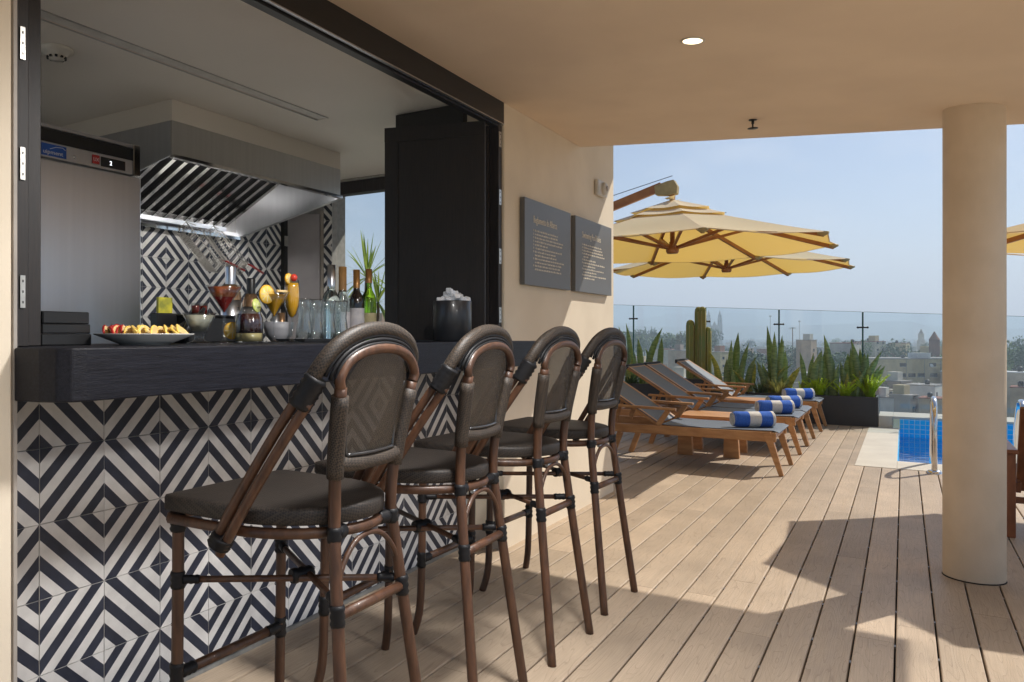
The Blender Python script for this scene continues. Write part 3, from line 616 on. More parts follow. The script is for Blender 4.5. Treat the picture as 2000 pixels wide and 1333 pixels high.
MB().box((0.6485, -0.02, 1.925), (0.69, 0.0285, 2.079)).build("end_cap", "chrome", fr, bevel=0.004)

wt = thing("worktable", "unseen pale worktable added to bounce light along the tiled kitchen wall below the hood", "table", (1.12, 1.45, 0))  # out-of-sight table added to reflect light up to the kitchen ceiling
MB().box((0, -0.25, 0.86), (2.60, 0.93, 0.90)).build("top", "bounce_pale", wt, bevel=0.004)
for x, y in ((0.05, 0.05), (2.30, 0.05), (0.05, 0.88), (2.30, 0.88)): MB().tube([(x, y, -0.01), (x, y, 0.859)], 0.02, 10).build("leg", "steel", wt)
MB().box((0.05, 0.05, 0.25), (2.3, 0.88, 0.27)).build("shelf", "steel", wt)
ub = thing("bounce_shelf", "unseen pale shelf unit added behind the bar front to bounce light", "shelf", (-0.40, 0.36, 0))  # hidden unit added to reflect light up into the kitchen
MB().box((0, 0, 0.88), (2.68, 0.40, 0.91)).build("top", "bounce_pale", ub, bevel=0.004); MB().box((0.01, 0.01, 0), (2.67, 0.38, 0.879)).build("cabinet", "steel_dark", ub)
hx0, hx1, hf, hb = 1.44, 2.985, 1.352, 2.392
hood = thing("extractor_hood", "large stainless extractor hood with slanted baffle filters over the kitchen", "hood", (hx0, hf, 1.92))
def H(x, y, z): return (x - hx0, y - hf, z - 1.92)
zf, zb_, zt = 2.14, 1.922, 2.331
m = MB(); m.add([H(hx0, hf, zf), H(hx1, hf, zf), H(hx1, hf, zt), H(hx0, hf, zt), H(hx0, hf + .012, zf), H(hx1, hf + .012, zf), H(hx1, hf + .012, zt), H(hx0, hf + .012, zt)],
                [(0, 1, 2, 3), (7, 6, 5, 4), (0, 4, 5, 1), (3, 2, 6, 7), (0, 3, 7, 4), (1, 5, 6, 2)])
m.build("front_panel", "steel_dark", hood)
for x in (hx0, hx1 - 0.012):
    m = MB(); q = [(hf + .013, zf), (hb, zb_), (hb, zt), (hf + .013, zt)]
    m.add([H(x, y, z) for y, z in q] + [H(x + 0.012, y, z) for y, z in q], [(0, 1, 2, 3), (7, 6, 5, 4), (0, 4, 5, 1), (1, 5, 6, 2), (2, 6, 7, 3), (3, 7, 4, 0)]); m.build("end_panel", "steel", hood)
m = MB(); m.beam(H(hx0, hf - .004, zf - .008), H(hx1, hf - .004, zf - .008), 0.035, 0.018)
m.build("front_rim", "chrome", hood)
MB().beam(H(hx1 + .002, hf, zf - .008), H(hx1 + .002, hb, zb_ - .008), 0.035, 0.022).build("end_rim", "steel", hood)
MB().beam(H(hx0, hb - .03, zb_ - .004), H(hx1, hb - .03, zb_ - .004), 0.05, 0.05).build("grease_gutter", "chrome", hood)
MB().box(H(hx0 + .013, hb - .02, zb_), H(hx1 - .013, hb - .002, zt - .002)).build("back_panel", "steel_dark", hood)
MB().box(H(hx0 + .013, hf + .013, zt - .006), H(hx1 - .013, hb - .021, zt - .001)).build("lid", "steel_dark", hood)
a0, a1 = Vector(H(0, 2.27, 1.955)), Vector(H(0, 1.73, 2.225))
flt = MB(); flt.add([(0.02, a0.y, a0.z + .04), (1.31, a0.y, a0.z + .04), (1.31, a1.y, a1.z + .04), (0.02, a1.y, a1.z + .04)], [(0, 1, 2, 3)]); flt.build("filter_back", "black_plastic", hood)
for i in range(14):
    x = 0.06 + i * 0.095
    b = MB(); b.beam((x, a0.y, a0.z), (x, a1.y, a1.z), 0.030, 0.006); b.beam((x + .013, a0.y, a0.z + .012), (x + .013, a1.y, a1.z + .012), 0.004, 0.028); b.beam((x - .013, a0.y, a0.z + .012), (x - .013, a1.y, a1.z + .012), 0.004, 0.028)
    b.build("baffle", "chrome", hood)
MB().beam((0.02, a0.y - .0, a0.z - .012), (1.31, a0.y, a0.z - .012), 0.03, 0.03).build("filter_rail", "steel", hood)

for x in (0.10, 0.80):
    MB().tube([(x, 0.10, 0.365), (x + 0.60, 0.10, 0.365)], 0.014, 8).build("fill_tube", "hood_fill", hood)  # hidden glowing tubes added inside the hood to brighten the kitchen
led = thing("linear_light", "long narrow recessed light strip in the kitchen ceiling", "light", (0.25, 0.91, 2.4485))
MB().box((0.002, -0.0365, 0.004), (1.968, 0.0365, 0.008)).build("diffuser", "led_diffuser", led)
MB().box((0, -0.046, -0.003), (1.97, -0.0385, 0.0005)).box((0, 0.0385, -0.003), (1.97, 0.046, 0.0005)).build("trim", "steel_dark", led)
sd = thing("smoke_detector", "round white smoke detector on the dark kitchen ceiling", "detector", (0.64, 1.205, 2.449))
MB().lathe([(0.075, 0), (0.075, -0.012), (0.066, -0.022), (0.045, -0.034), (0.030, -0.050), (0.0005, -0.052)], 28).build("housing", "white_plastic", sd)
sl = MB()
for k in range(10):
    t = k * math.pi / 5; sl.box((-0.006, 0.034, -0.046), (0.006, 0.043, -0.037), mat=Matrix.Rotation(t, 4, 'Z'))
sl.build("vent_slot", "black_plastic", sd)
em = thing("wall_spotlight", "small dark twin lamp fixed high on the kitchen wall above the refrigerator", "lamp", (0.30, 2.38, 2.30))
MB().box((-0.08, -0.03, -0.05), (0.08, 0.018, 0.05)).build("body", "white_plastic", em, bevel=0.006)
MB().lathe([(0.03, 0), (0.034, 0.05), (0.0005, 0.052)], 14).build("lamp_head", "black_plastic", em, loc=(0.05, -0.03, 0.06), rot=(R(70), 0, R(20)))

# fryer baskets hanging from the hood gutter
def basket(label, x, y, z, rz):
    t = thing("fryer_basket", label, "basket", (x, y, z), rz, "wire fryer baskets hanging under the hood")
    w = MB(); W, D, DR = 0.105, 0.20, 0.27
    for i in range(13):
        u = -W + 2 * W * i / 12; w.tube([(u, 0.02, 0), (u, -D, -DR), (u, -D - .06, -DR + .09)], 0.0022, 4)
    for i in range(15):
        f = i / 14; y, z = 0.02 - (D + .02) * f, -DR * f
        w.tube([(-W, y, z), (W, y, z)], 0.0022, 4)
        for s in (-W, W): w.tube([(s, y, z), (s, y - 0.07, z + 0.075)], 0.0022, 4)
    w.build("mesh", "wire", t)
    MB().tube([(-W, 0.02, 0), (W, 0.02, 0), (W, -D, -DR), (-W, -D, -DR)], 0.0036, 6, closed=True).tube([(-W, -0.05, 0.075), (W, -0.05, 0.075), (W, -D - .065, -DR + .09), (-W, -D - .065, -DR + .09)], 0.0036, 6, closed=True).build("rim", "wire", t)
    hk = MB()
    for s in (-0.045, 0.045): hk.tube([(s, 0.02, 0), (s, 0.035, 0.05), (s, 0.02, 0.066), (s, 0.006, 0.05)], 0.003, 5)
    hk.build("hook", "wire", t)
    MB().tube([(0.06, -D - .03, -DR + .10), (0.16, -D - .08, -DR + .075), (0.30, -D - .14, -DR + .03)], [0.004, 0.0085, 0.008], 8).build("handle", "red_rubber", t)
basket("left wire fryer basket hanging from the hood gutter, handle hidden behind glasses", 2.36, 2.27, 1.865, R(25))
basket("right wire fryer basket with red handle hanging from the hood gutter", 2.60, 2.27, 1.865, R(32))

# ================================================================== things on the bar
BZ = 1.1135
def prof_glass(o, i): return o + list(reversed(i))
def stemglass(label, x, y, R_, H_, bowl, stem_r, foot_r, liq, lmat, top_mat=None):
    """cone or flute on a stem: one closed wall of glass and the drink inside it"""
    t = thing("cocktail_glass", label, "glass", (x, y, BZ))
    o = [(0.0005, 0.0), (foot_r, 0.0), (foot_r, 0.003), (foot_r * 0.35, 0.008), (stem_r, 0.016), (stem_r, H_ - bowl[-1][1] - 0.004)]
    b0 = H_ - bowl[-1][1]
    o += [(r, b0 + z) for r, z in bowl]
    inner = [(max(r - 0.0016, 0.0006), b0 + z + (0.002 if k == 0 else 0)) for k, (r, z) in enumerate(bowl)]
    MB().lathe(o + list(reversed(inner)), 32).build("vessel", "thin_glass", t)
    pts = []
    zz = liq * bowl[-1][1]
    for (r0, z0), (r1, z1) in zip(bowl, bowl[1:]):
        if z0 >= zz: break
        pts.append((max(r0 - 0.0022, 0.001), b0 + z0 + 0.0025))
        if z1 >= zz:
            f = (zz - z0) / (z1 - z0); pts.append((r0 + (r1 - r0) * f - 0.0022, b0 + zz)); break
        last = (r1, z1)
    pts.append((0.0005, pts[-1][1]))
    lq = MB().lathe(pts, 28).build("drink", lmat, t)
    if top_mat:
        rr, z = pts[-2]; f2 = 0.62
        p2 = [(rr * f2 + 0.0006, z - (z - b0) * (1 - f2)), (rr + 0.0006, z + 0.0006), (0.0005, z + 0.001)]
        MB().lathe(p2, 28).build("upper_layer", top_mat, t)
    return t
cone = lambda r, h: [(0.004, 0.0), (r * 0.10, h * 0.06), (r * 0.5, h * 0.48), (r, h)]
def slice_(t, x, y, z, r, rot, m1="citrus", m2="citrus_rind"):
    s = MB().lathe([(0.0005, -0.003), (r * 0.9, -0.003), (r * 0.9, 0.003), (0.0005, 0.003)], 24).build("fruit_slice", m1, t, loc=(x, y, z), rot=rot)
    MB().lathe([(r * 0.91, -0.0032), (r, -0.0025), (r, 0.0025), (r * 0.91, 0.0032)], 24).build("rind", m2, s)
    sg = MB()
    for k in range(8): sg.box((r * 0.12, -0.0008, 0.0031), (r * 0.86, 0.0008, 0.0037), mat=Matrix.Rotation(k * math.pi / 4, 4, 'Z')).box((r * 0.12, -0.0008, -0.0037), (r * 0.86, 0.0008, -0.0031), mat=Matrix.Rotation(k * math.pi / 4, 4, 'Z'))
    sg.build("segment_lines", "liquid_cream", s)
stemglass("tall martini glass of dark red drink with orange layer on the bar", 0.395, -0.11, 0.064, 0.196, cone(0.064, 0.092), 0.0042, 0.036, 0.93, "liquid_red", "liquid_orange")
t = stemglass("martini glass of yellow drink with a lemon slice on its rim", 0.655, -0.10, 0.058, 0.186, cone(0.058, 0.090), 0.0042, 0.036, 0.90, "liquid_yellow")
slice_(t, -0.052, -0.012, 0.176, 0.034, (R(90), R(0), R(-8)), "citrus", "citrus_rind")
MB().box((0.015, -0.004, 0.188), (0.07, 0.004, 0.196)).build("stick", "apple", t)
flute = [(0.005, 0.0), (0.016, 0.012), (0.027, 0.045), (0.0305, 0.08), (0.029, 0.11), (0.0265, 0.142)]
t = stemglass("tall flute of orange juice with fruit on its rim", 0.755, -0.10, 0.03, 0.236, flute, 0.004, 0.034, 0.92, "liquid_yellow")
slice_(t, -0.026, -0.006, 0.240, 0.020, (R(90), 0, R(0)), "citrus", "citrus_rind")
MB().ball((-0.010, -0.018, 0.244), 0.014, 12).build("cherry", "cherry", t)
t = thing("coupe_glass", "low coupe glass of milky white drink beside the fruit plate", "glass", (0.284, -0.11, BZ))
o = [(0.0005, 0), (0.040, 0), (0.041, 0.004), (0.020, 0.012), (0.016, 0.018), (0.018, 0.034), (0.024, 0.038), (0.056, 0.102)]
i = [(0.0005, 0.041), (0.022, 0.041), (0.0543, 0.102)]
MB().lathe(o + list(reversed(i)), 32).build("vessel", "thin_glass", t)
MB().lathe([(0.0005, 0.042), (0.0215, 0.042), (0.0497, 0.094), (0.0005, 0.094)], 28).build("drink", "liquid_cream", t)
t = thing("handled_jar", "handled glass jar with dark wine layer over pale drink and lime", "jar", (0.514, -0.11, BZ))
MB().lathe([(0.0005, 0), (0.046, 0), (0.050, 0.006), (0.050, 0.088), (0.042, 0.106), (0.042, 0.128), (0.0405, 0.128), (0.0405, 0.107), (0.0482, 0.088), (0.0482, 0.008), (0.0005, 0.006)], 32).build("vessel", "thin_glass", t)
MB().lathe([(0.0005, 0.007), (0.0475, 0.008), (0.0475, 0.036), (0.0005, 0.036)], 28).build("lower_drink", "liquid_pale", t)
MB().lathe([(0.0005, 0.0362), (0.0475, 0.0362), (0.0475, 0.088), (0.040, 0.104), (0.0005, 0.104)], 28).build("upper_drink", "liquid_wine", t)
MB().tube(smooth_path([(-0.048, -0.006, 0.088), (-0.064, -0.012, 0.092), (-0.073, -0.014, 0.075), (-0.071, -0.014, 0.045), (-0.060, -0.011, 0.026), (-0.048, -0.006, 0.026)], 4), 0.0055, 8).build("handle", "thin_glass", t)
slice_(t, 0.0, -0.035, 0.132, 0.024, (R(80), 0, R(10)), "lime", "lime")
slice_(t, -0.030, 0.050, 0.045, 0.030, (R(90), 0, R(-50)), "citrus", "citrus_rind")
t = thing("fruit_plate", "white oval plate of sliced apple at the left end of the bar", "plate", (0.075, -0.10, BZ), R(-56))
MB().lathe([(0.0005, 0.002), (0.075, 0.0), (0.078, 0.004), (0.146, 0.031), (0.147, 0.034), (0.143, 0.034), (0.076, 0.010), (0.0005, 0.009)], 40).build("plate", "porcelain", t)
for k in range(26):
    u = -0.115 + 0.23 * (k / 25); v = rng.uniform(-0.06, 0.06) * (1 - abs(u) / 0.16); red = k < 9
    s = MB(); n = 7
    p = [(0.042 * math.cos(R(20 + 140 * q / n)), 0.042 * math.sin(R(20 + 140 * q / n)) - 0.022) for q in range(n + 1)]
    s.prism(p, -0.003, 0.003, 0); 
    sl = s.build("apple_slice", "apple", t, loc=(u, v, 0.038 + rng.uniform(-.004, .004)), rot=(R(rng.uniform(35, 75)), R(rng.uniform(-15, 15)), R(90 + rng.uniform(-25, 25))))
    MB().tube([(a * 1.01, b * 1.01 + 0.0005, 0) for a, b in p], 0.0036, 5).build("skin", "apple_skin" if red else "citrus", sl)
# glass tray and tumblers
tr = thing("tray", "flat black rectangular tray under the upturned tumblers", "tray", (1.115, 0.055, BZ))
MB().box((-0.19, -0.075, 0), (0.19, 0.075, 0.006)).build("base", "black_plastic", tr, bevel=0.002)
MB().box((-0.19, -0.0765, 0.006), (0.19, -0.0705, 0.014)).box((-0.19, 0.0705, 0.006), (0.19, 0.0765, 0.014)).box((-0.1915, -0.07, 0.006), (-0.1855, 0.07, 0.014)).box((0.1855, -0.07, 0.006), (0.1915, 0.07, 0.014)).build("lip", "black_plastic", tr)
words = ["leftmost clear tumbler of the row standing on the black tray", "second clear tumbler from the left on the black tray", "third clear tumbler from the left on the black tray", "clear tumbler on the black tray nearest the wine bottles"]
gm = MB().lathe([(0.0005, 0), (0.034, 0), (0.036, 0.004), (0.033, 0.05), (0.026, 0.10), (0.030, 0.135), (0.033, 0.168), (0.032, 0.172), (0.029, 0.168), (0.0265, 0.135), (0.0235, 0.10), (0.030, 0.05), (0.032, 0.012), (0.0005, 0.012)], 28).mesh("tumbler", "tumbler_glass")
for k, x in enumerate((1.00, 1.075, 1.162, 1.25)): tag(obj("tumbler", gm, None, (x, 0.045, BZ + 0.0065)), words[k], "glass", "tumblers on the black tray")
def bottle(label, x, y, prof, body, cap_h, capm, labz=None, labm=None, capname="cork"):
    t = thing("bottle", label, "bottle", (x, y, BZ)); MB().lathe([(0.0005, 0)] + prof, 28).build("glass_body", body, t)
    r, z = prof[-1]
    MB().lathe([(r + 0.002, z - cap_h * 0.7), (r + 0.002, z + cap_h * 0.3), (0.0005, z + cap_h * 0.3 + 0.001)], 20).build(capname, capm, t)
    if labz: MB().lathe([(prof[1][0] + 0.0006, labz[0]), (prof[1][0] + 0.0006, labz[1])], 28).build("label", labm, t)
    return t
wine = [(0.034, 0), (0.0375, 0.006), (0.0375, 0.185), (0.033, 0.215), (0.018, 0.24), (0.0145, 0.26), (0.0145, 0.32)]
bottle("dark red wine bottle with pale label behind the tumblers", 1.586, 0.20, wine, "wine_glass_dark", 0.09, "capsule_gold", (0.06, 0.16), "label_paper", "capsule")
bottle("green glass wine bottle with cream label, rightmost of the bottles", 1.719, 0.22, [(r, z * 1.06) for r, z in wine], "bottle_green", 0.07, "capsule_gold", (0.05, 0.14), "label_cream", "capsule")
bottle("square shouldered clear bottle with silver stopper, leftmost of the bottles", 1.385, 0.20, [(0.040, 0), (0.045, 0.008), (0.045, 0.17), (0.038, 0.21), (0.020, 0.235), (0.018, 0.25), (0.018, 0.325)], "bottle_clear", 0.10, "steel", None, None, "stopper")
bottle("clear bottle with long cork stopper, second of the bottles", 1.50, 0.22, [(0.033, 0), (0.036, 0.006), (0.036, 0.19), (0.020, 0.235), (0.017, 0.26), (0.017, 0.32)], "bottle_clear", 0.12, "cork", (0.05, 0.14), "label_paper")
ib = thing("ice_bucket", "round matt black bucket heaped with ice at the right of the bar", "bucket", (1.845, -0.185, BZ))
MB().lathe([(0.0005, 0), (0.091, 0), (0.095, 0.004), (0.095, 0.192), (0.093, 0.195), (0.088, 0.195), (0.087, 0.19), (0.087, 0.15), (0.0005, 0.149)], 44).build("bucket", "bucket_black", ib)
for k in range(34):
    a = rng.uniform(0, 6.28); rr = 0.072 * math.sqrt(rng.random()); z = 0.186 + 0.06 * (1 - rr / 0.075) * rng.random() + (0.012 if k > 22 else 0)
    s = rng.uniform(0.013, 0.019)
    MB().box((-s, -s * .8, -s * .9), (s, s * .8, s * .9)).build("ice_cube", "ice", ib, loc=(rr * math.cos(a) + 0.004, rr * math.sin(a), z), rot=(rng.uniform(0, 3), rng.uniform(0, 3), rng.uniform(0, 3)), bevel=0.005, seg=2)
# bar tools behind the drinks
cd = thing("bar_caddy", "low black bar caddy behind the coupe glass", "caddy", (0.60, 0.22, BZ))
MB().box((-0.11, -0.06, 0), (0.13, 0.06, 0.098)).build("box", "black_plastic", cd, bevel=0.006); MB().box((-0.115, -0.065, 0.0985), (0.135, 0.065, 0.106)).build("lid", "black_plastic", cd, bevel=0.003)
for x, w in ((0.553, "left of the two small jars of red syrup on the black caddy"), (0.592, "right of the two small jars of red syrup on the black caddy")):
    t = thing("syrup_jar", w, "jar", (x, 0.20, BZ + 0.1065), 0, "red syrup jars"); MB().lathe([(0.0005, 0), (0.017, 0), (0.017, 0.044), (0.0158, 0.044), (0.0158, 0.002), (0.0005, 0.002)], 20).build("glass", "thin_glass", t); MB().lathe([(0.0005, 0.0025), (0.0152, 0.0025), (0.0152, 0.034), (0.0005, 0.034)], 20).build("syrup", "liquid_red", t)
t = thing("tea_packet", "small yellow and green packet leaning behind the fruit plate", "packet", (0.448, 0.25, BZ)); MB().box((-0.05, -0.02, 0), (0.05, 0.02, 0.11)).build("stand", "black_plastic", t, bevel=0.004); MB().box((-0.032, -0.006, 0.111), (0.032, 0.006, 0.168)).build("card", "yellow_card", t)
for x, s, w in ((0.805, 1.0, "tall cocktail shaker with copper shoulder behind the red martini"), (0.925, 0.86, "shorter cocktail shaker with dark cap behind the jar")):
    t = thing("cocktail_shaker", w, "shaker", (x, 0.27, BZ)); MB().lathe([(0.0005, 0), (0.032 * s, 0), (0.043 * s, 0.17 * s), (0.0005, 0.171 * s)], 28).build("cup", "steel", t)
    MB().lathe([(0.044 * s, 0.1715 * s), (0.042 * s, 0.20 * s), (0.026 * s, 0.235 * s), (0.0005, 0.236 * s)], 28).build("shoulder", "amber_metal", t); MB().lathe([(0.021 * s, 0.2365 * s), (0.022 * s, 0.305 * s), (0.019 * s, 0.312 * s), (0.0005, 0.313 * s)], 24).build("cap", "steel" if s == 1 else "black_plastic", t)
t = thing("bowl", "grey ribbed stoneware bowl behind the flute", "bowl", (1.02, 0.20, BZ)); MB().lathe([(0.0005, 0.003), (0.03, 0.0), (0.034, 0.004), (0.058, 0.03), (0.0585, 0.037), (0.060, 0.040), (0.0605, 0.048), (0.062, 0.052), (0.066, 0.085), (0.063, 0.085), (0.055, 0.035), (0.0005, 0.012)], 32).build("shell", "stoneware", t)
for k, (dx, h) in enumerate(((-0.02, 0.095), (0.018, 0.105))): MB().lathe([(0.0005, 0), (0.017, 0), (0.017, h), (0.0005, h)], 18).build("tin", ("steel", "amber_metal")[k], t, loc=(dx, 0.0, 0.02))
t = thing("tongs", "black tongs leaning against the tiled wall behind the fruit plate", "tongs", (0.50, 0.12, BZ)); MB().tube([(-0.09, 0, 0.01), (-0.03, 0.02, 0.07), (0.03, 0.03, 0.10), (0.05, 0.03, 0.13)], [0.013, 0.016, 0.014, 0.006], 8).build("arm", "black_plastic", t); MB().tube([(-0.10, 0.02, 0.01), (-0.04, 0.05, 0.06), (0.02, 0.06, 0.09)], [0.011, 0.013, 0.010], 8).build("arm", "black_plastic", t)
bxs = ["lowest of the three black boxes stacked at the left of the bar", "middle of the three black boxes stacked at the left of the bar", "topmost of the three black boxes stacked at the left of the bar"]
z = BZ
for k in range(3):
    h = (0.034, 0.028, 0.036)[k]; t = thing("card_box", bxs[k], "box", (-0.115, 0.05 + 0.006 * k, z), R(-4 + 3 * k), "black boxes on the bar")
    MB().box((-0.085, -0.06, 0), (0.07, 0.06, h - 0.0005)).build("case", "black_plastic", t, bevel=0.003); MB().box((0.0702, -0.05, 0.006), (0.0725, 0.05, h - 0.006)).build("edge", "steel_dark", t); z += h
t = thing("card_reader", "upright black card terminal beside the left folding leaf", "terminal", (-0.165, 0.16, BZ)); MB().box((-0.03, -0.012, 0.0), (0.03, 0.012, 0.235)).build("body", "black_plastic", t, bevel=0.006); MB().lathe([(0.012, 0), (0.013, 0.012), (0.0005, 0.013)], 14).build("knob", "black_plastic", t, loc=(0.0305, 0, 0.14), rot=(0, R(90), 0))

# ================================================================== bar stools
def wrap(p, q, r, n=5):
    p, q = Vector(p), Vector(q); path = []; rr = []
    for k in range(n * 2 + 1): path.append(p.lerp(q, k / (n * 2))); rr.append(r * (0.86 if k % 2 == 0 else 1.0))
    return MB().tube(path, rr, 10)
def along(path, f):
    P = [Vector(p) for p in path]; L_ = [(P[i + 1] - P[i]).length for i in range(len(P) - 1)]; t = f * sum(L_)
    for i, l in enumerate(L_):
        if t <= l: return P[i].lerp(P[i + 1], t / l)
        t -= l
    return P[-1]
def make_stool():
    t = thing("bar_stool", "x", "stool", (0, 0, 0), 0, "cane bistro stools lined up at the bar")
    # legs; the rear pair run up as the stiles of the back
    rear = lambda s: smooth_path([(s * .180, -.268, 0), (s * .150, -.228, .33), (s * .124, -.192, .64), (s * .118, -.186, .74), (s * .128, -.197, .86), (s * .150, -.228, 1.025)], 6)
    front = lambda s: smooth_path([(s * .214, .282, 0), (s * .199, .262, .10), (s * .196, .255, .30), (s * .196, .250, .69)], 6)
    for s in (-1, 1):
        MB().tube(rear(s), 0.0152, 10).build("leg", "cane", t); MB().tube(front(s), 0.0152, 10).build("leg", "cane", t)
    # seat: a D with square front corners
    ring = []
    for x, y in ((-.230, .262), (-.228, .15), (-.224, .05)): ring.append((x, y))
    for k in range(1, 16): a = math.pi * k / 16; ring.append((-.224 * math.cos(a), .05 - .255 * math.sin(a)))
    ring += [(.224, .05), (.228, .15), (.230, .262), (.215, .280), (-.215, .280)]
    n = len(ring); sm = MB(); lv = [(0.985, .704), (1.0, .709), (1.0, .734), (0.988, .741), (0.93, .744), (0.5, .742)]
    cx, cy_ = 0, .05; vs = []
    for k, z in lv: vs += [(cx + (x - cx) * k, cy_ + (y - cy_) * k, z) for x, y in ring]
    fs = [tuple(reversed(range(n)))]
    for i in range(len(lv) - 1):
        for k in range(n): fs.append((i * n + k, i * n + (k + 1) % n, (i + 1) * n + (k + 1) % n, (i + 1) * n + k))
    fs.append(tuple((len(lv) - 1) * n + k for k in range(n)))
    if True: fs = [tuple(reversed(f)) for f in fs] if ring[0][0] < 0 and False else fs
    sm.add(vs, fs, 0, True); seat = sm.build("seat", "weave_seat", t)
    rail = [(x * .955, cy_ + (y - cy_) * .955, .684) for x, y in ring]
    MB().tube(rail, .0135, 8, closed=True).build("seat_rail", "cane", t)
    # arms: two canes side by side from the seat rail up to the hoop
    A = [(.254, .055, .645), (.246, -.015, .758), (.230, -.100, .892), (.209, -.175, 1.008), (.188, -.208, 1.072), (.150, -.224, 1.113), (.085, -.232, 1.140), (0, -.234, 1.150)]
    for s in (-1, 1):
        P = smooth_path([(s * x, y, z) for x, y, z in A[:4]], 5); m = MB()
        m.tube([p + Vector((0, .010, .011)) for p in P], .0125, 8); m.tube([p + Vector((0, -.010, -.011)) for p in P], .0125, 8); m.build("arm", "cane", t)
        p = along(P, 0.04); wrap(along(P, 0.02), along(P, 0.09), .030, 3).build("binding", "binding", t)
        wrap(along(P, 0.93), Vector((s * .196, -.196, 1.050)), .029, 5).build("binding", "binding", t)
    hp = smooth_path([(-x, y, z) for x, y, z in A[3:]] + [(x, y, z) for x, y, z in reversed(A[3:-1])], 5)
    MB().tube([p + Vector((0, .004, .008)) for p in hp], .0185, 12).build("hoop", "weave_frame", t)
    ih = smooth_path([(-.152, -.229, 1.025), (-.158, -.232, 1.048), (-.128, -.236, 1.084), (-.072, -.240, 1.105), (0, -.242, 1.112), (.072, -.240, 1.105), (.128, -.236, 1.084), (.158, -.232, 1.048), (.152, -.229, 1.025)], 5)
    MB().tube(ih, .0125, 10).build("inner_hoop", "cane", t)
    st = MB()
    for k, f in enumerate((0.30, 0.55, 0.80)):
        pts = []
        for i in range(25):
            a = along(ih, i / 24); b = along(hp, 0.10 + 0.80 * i / 24); q = a.lerp(b, f); pts.append(q + Vector((0, -.004, 0)))
        st.tube(pts, .0052, 6)
    st.build("black_cord", "binding", t)
    # woven back: sleeves round the stiles, bottom bar, panel
    for s in (-1, 1):
        P = [p for p in rear(s) if p.z > .80][0:]; P = [p for p in P if p.z < 1.008]
        MB().tube(P, .0205, 12).build("sleeve", "weave_frame", t)
    MB().tube(smooth_path([(-.126, -.195, .848), (-.06, -.203, .842), (.06, -.203, .842), (.126, -.195, .848)], 5), .0185, 12).build("lower_bar", "weave_frame", t)
    m = MB(); nu, nv = 12, 14; g = []
    for j in range(nv + 1):
        f = j / nv
        for i in range(nu + 1):
            u = -1 + 2 * i / nu; zt = 1.100 - .070 * u ** 4 - .012 * u * u; z = .855 + (zt - .855) * f
            w = .112 + (z - .855) * .135; g.append((u * w, -.196 - (z - .855) * .165 - .010 * (1 - u * u), z))
    fs = [(j * (nu + 1) + i, j * (nu + 1) + i + 1, (j + 1) * (nu + 1) + i + 1, (j + 1) * (nu + 1) + i) for j in range(nv) for i in range(nu)]
    off = len(g); g2 = [(x, y + .010, z) for x, y, z in g]
    m.add(g + g2, fs + [tuple(reversed([off + k for k in f])) for f in fs], 0, True); bp = m.build("back_panel", "weave_back", t)
    pp = [(-.100, -.214, 1.03), (-.104, -.208, .96), (-.098, -.203, .872), (-.085, -.209, .866), (0, -.214, .864), (.085, -.209, .866), (.098, -.203, .872), (.108, -.208, .96), (.118, -.226, 1.03)]
    MB().tube(smooth_path(pp, 4), .0042, 8).build("piping", "piping", t)
    # stretchers
    rl = lambda s, z: min(rear(s), key=lambda p: abs(p.z - z)); fl = lambda s, z: min(front(s), key=lambda p: abs(p.z - z))
    for s in (-1, 1):
        a, b = fl(s, .525), rl(-s, .53); a = Vector((a.x, a.y, .525)); b = Vector((b.x, b.y, .535 if s > 0 else .525)); MB().tube([a, b], .0088, 8).build("stretcher", "cane", t)
        d = (b - a).normalized(); wrap(a + d * .012, a + d * .055, .0125, 3).build("binding", "binding", t); wrap(b - d * .055, b - d * .012, .0125, 3).build("binding", "binding", t)
    m0 = (fl(-1, .525) + rl(1, .53)) / 2; wrap((-.028, .022, .529), (.028, -.002, .529), .021, 3).build("binding", "binding", t)
    a, b = Vector((-.197, .256, .285)), Vector((.197, .256, .285)); MB().tube([a, b], .0135, 10).build("foot_bar", "cane", t)
    for s, q in ((1, a), (-1, b)): wrap(q + Vector((s * .012, 0, 0)), q + Vector((s * .06, 0, 0)), .0165, 3).build("binding", "binding", t); wrap(q + Vector((0, 0, -.03)), q + Vector((0, 0, .03)), .0188, 3).build("binding", "binding", t)
    a, b = rl(-1, .52), rl(1, .52); a = Vector((a.x, a.y, .505)); b = Vector((b.x, b.y, .505)); MB().tube([a, b], .0125, 10).build("rear_bar", "cane", t)
    for s, q in ((-1, a), (1, b)): wrap(q + Vector((0, -.001, -.024)), q + Vector((0, .001, .026)), .0188, 3).build("binding", "binding", t)
    MB().tube(smooth_path([(-.128, -.205, .535), (-.112, -.200, .60), (-.06, -.198, .652), (0, -.198, .666), (.06, -.198, .652), (.112, -.200, .60), (.128, -.205, .535)], 4), .0068, 8).build("arch_brace", "cane", t)
    for s in (-1, 1):
        q = rl(s, .684); q = Vector((q.x, q.y, .684)); wrap(q + Vector((0, 0, -.018)), q + Vector((0, 0, .018)), .0188, 2).build("binding", "binding", t); wrap(q + Vector((-s * .05, .012, 0)), q + Vector((-s * .012, .004, 0)), .0185, 2).build("binding", "binding", t)
        q = Vector((s * .196, .252, .672)); wrap(q + Vector((0, 0, -.025)), q + Vector((0, 0, .02)), .021, 3).build("binding", "binding", t)
        q = Vector((s * .196, .253, .525)); wrap(q + Vector((0, 0, -.022)), q + Vector((0, 0, .022)), .0195, 3).build("binding", "binding", t)
    MB().tube([(-.045, -.19, .668), (.045, -.19, .668)], .007, 6).build("maker_plate", "steel", t)
    return t
stool = make_stool(); stool.location = (0.062, -0.735, 0)
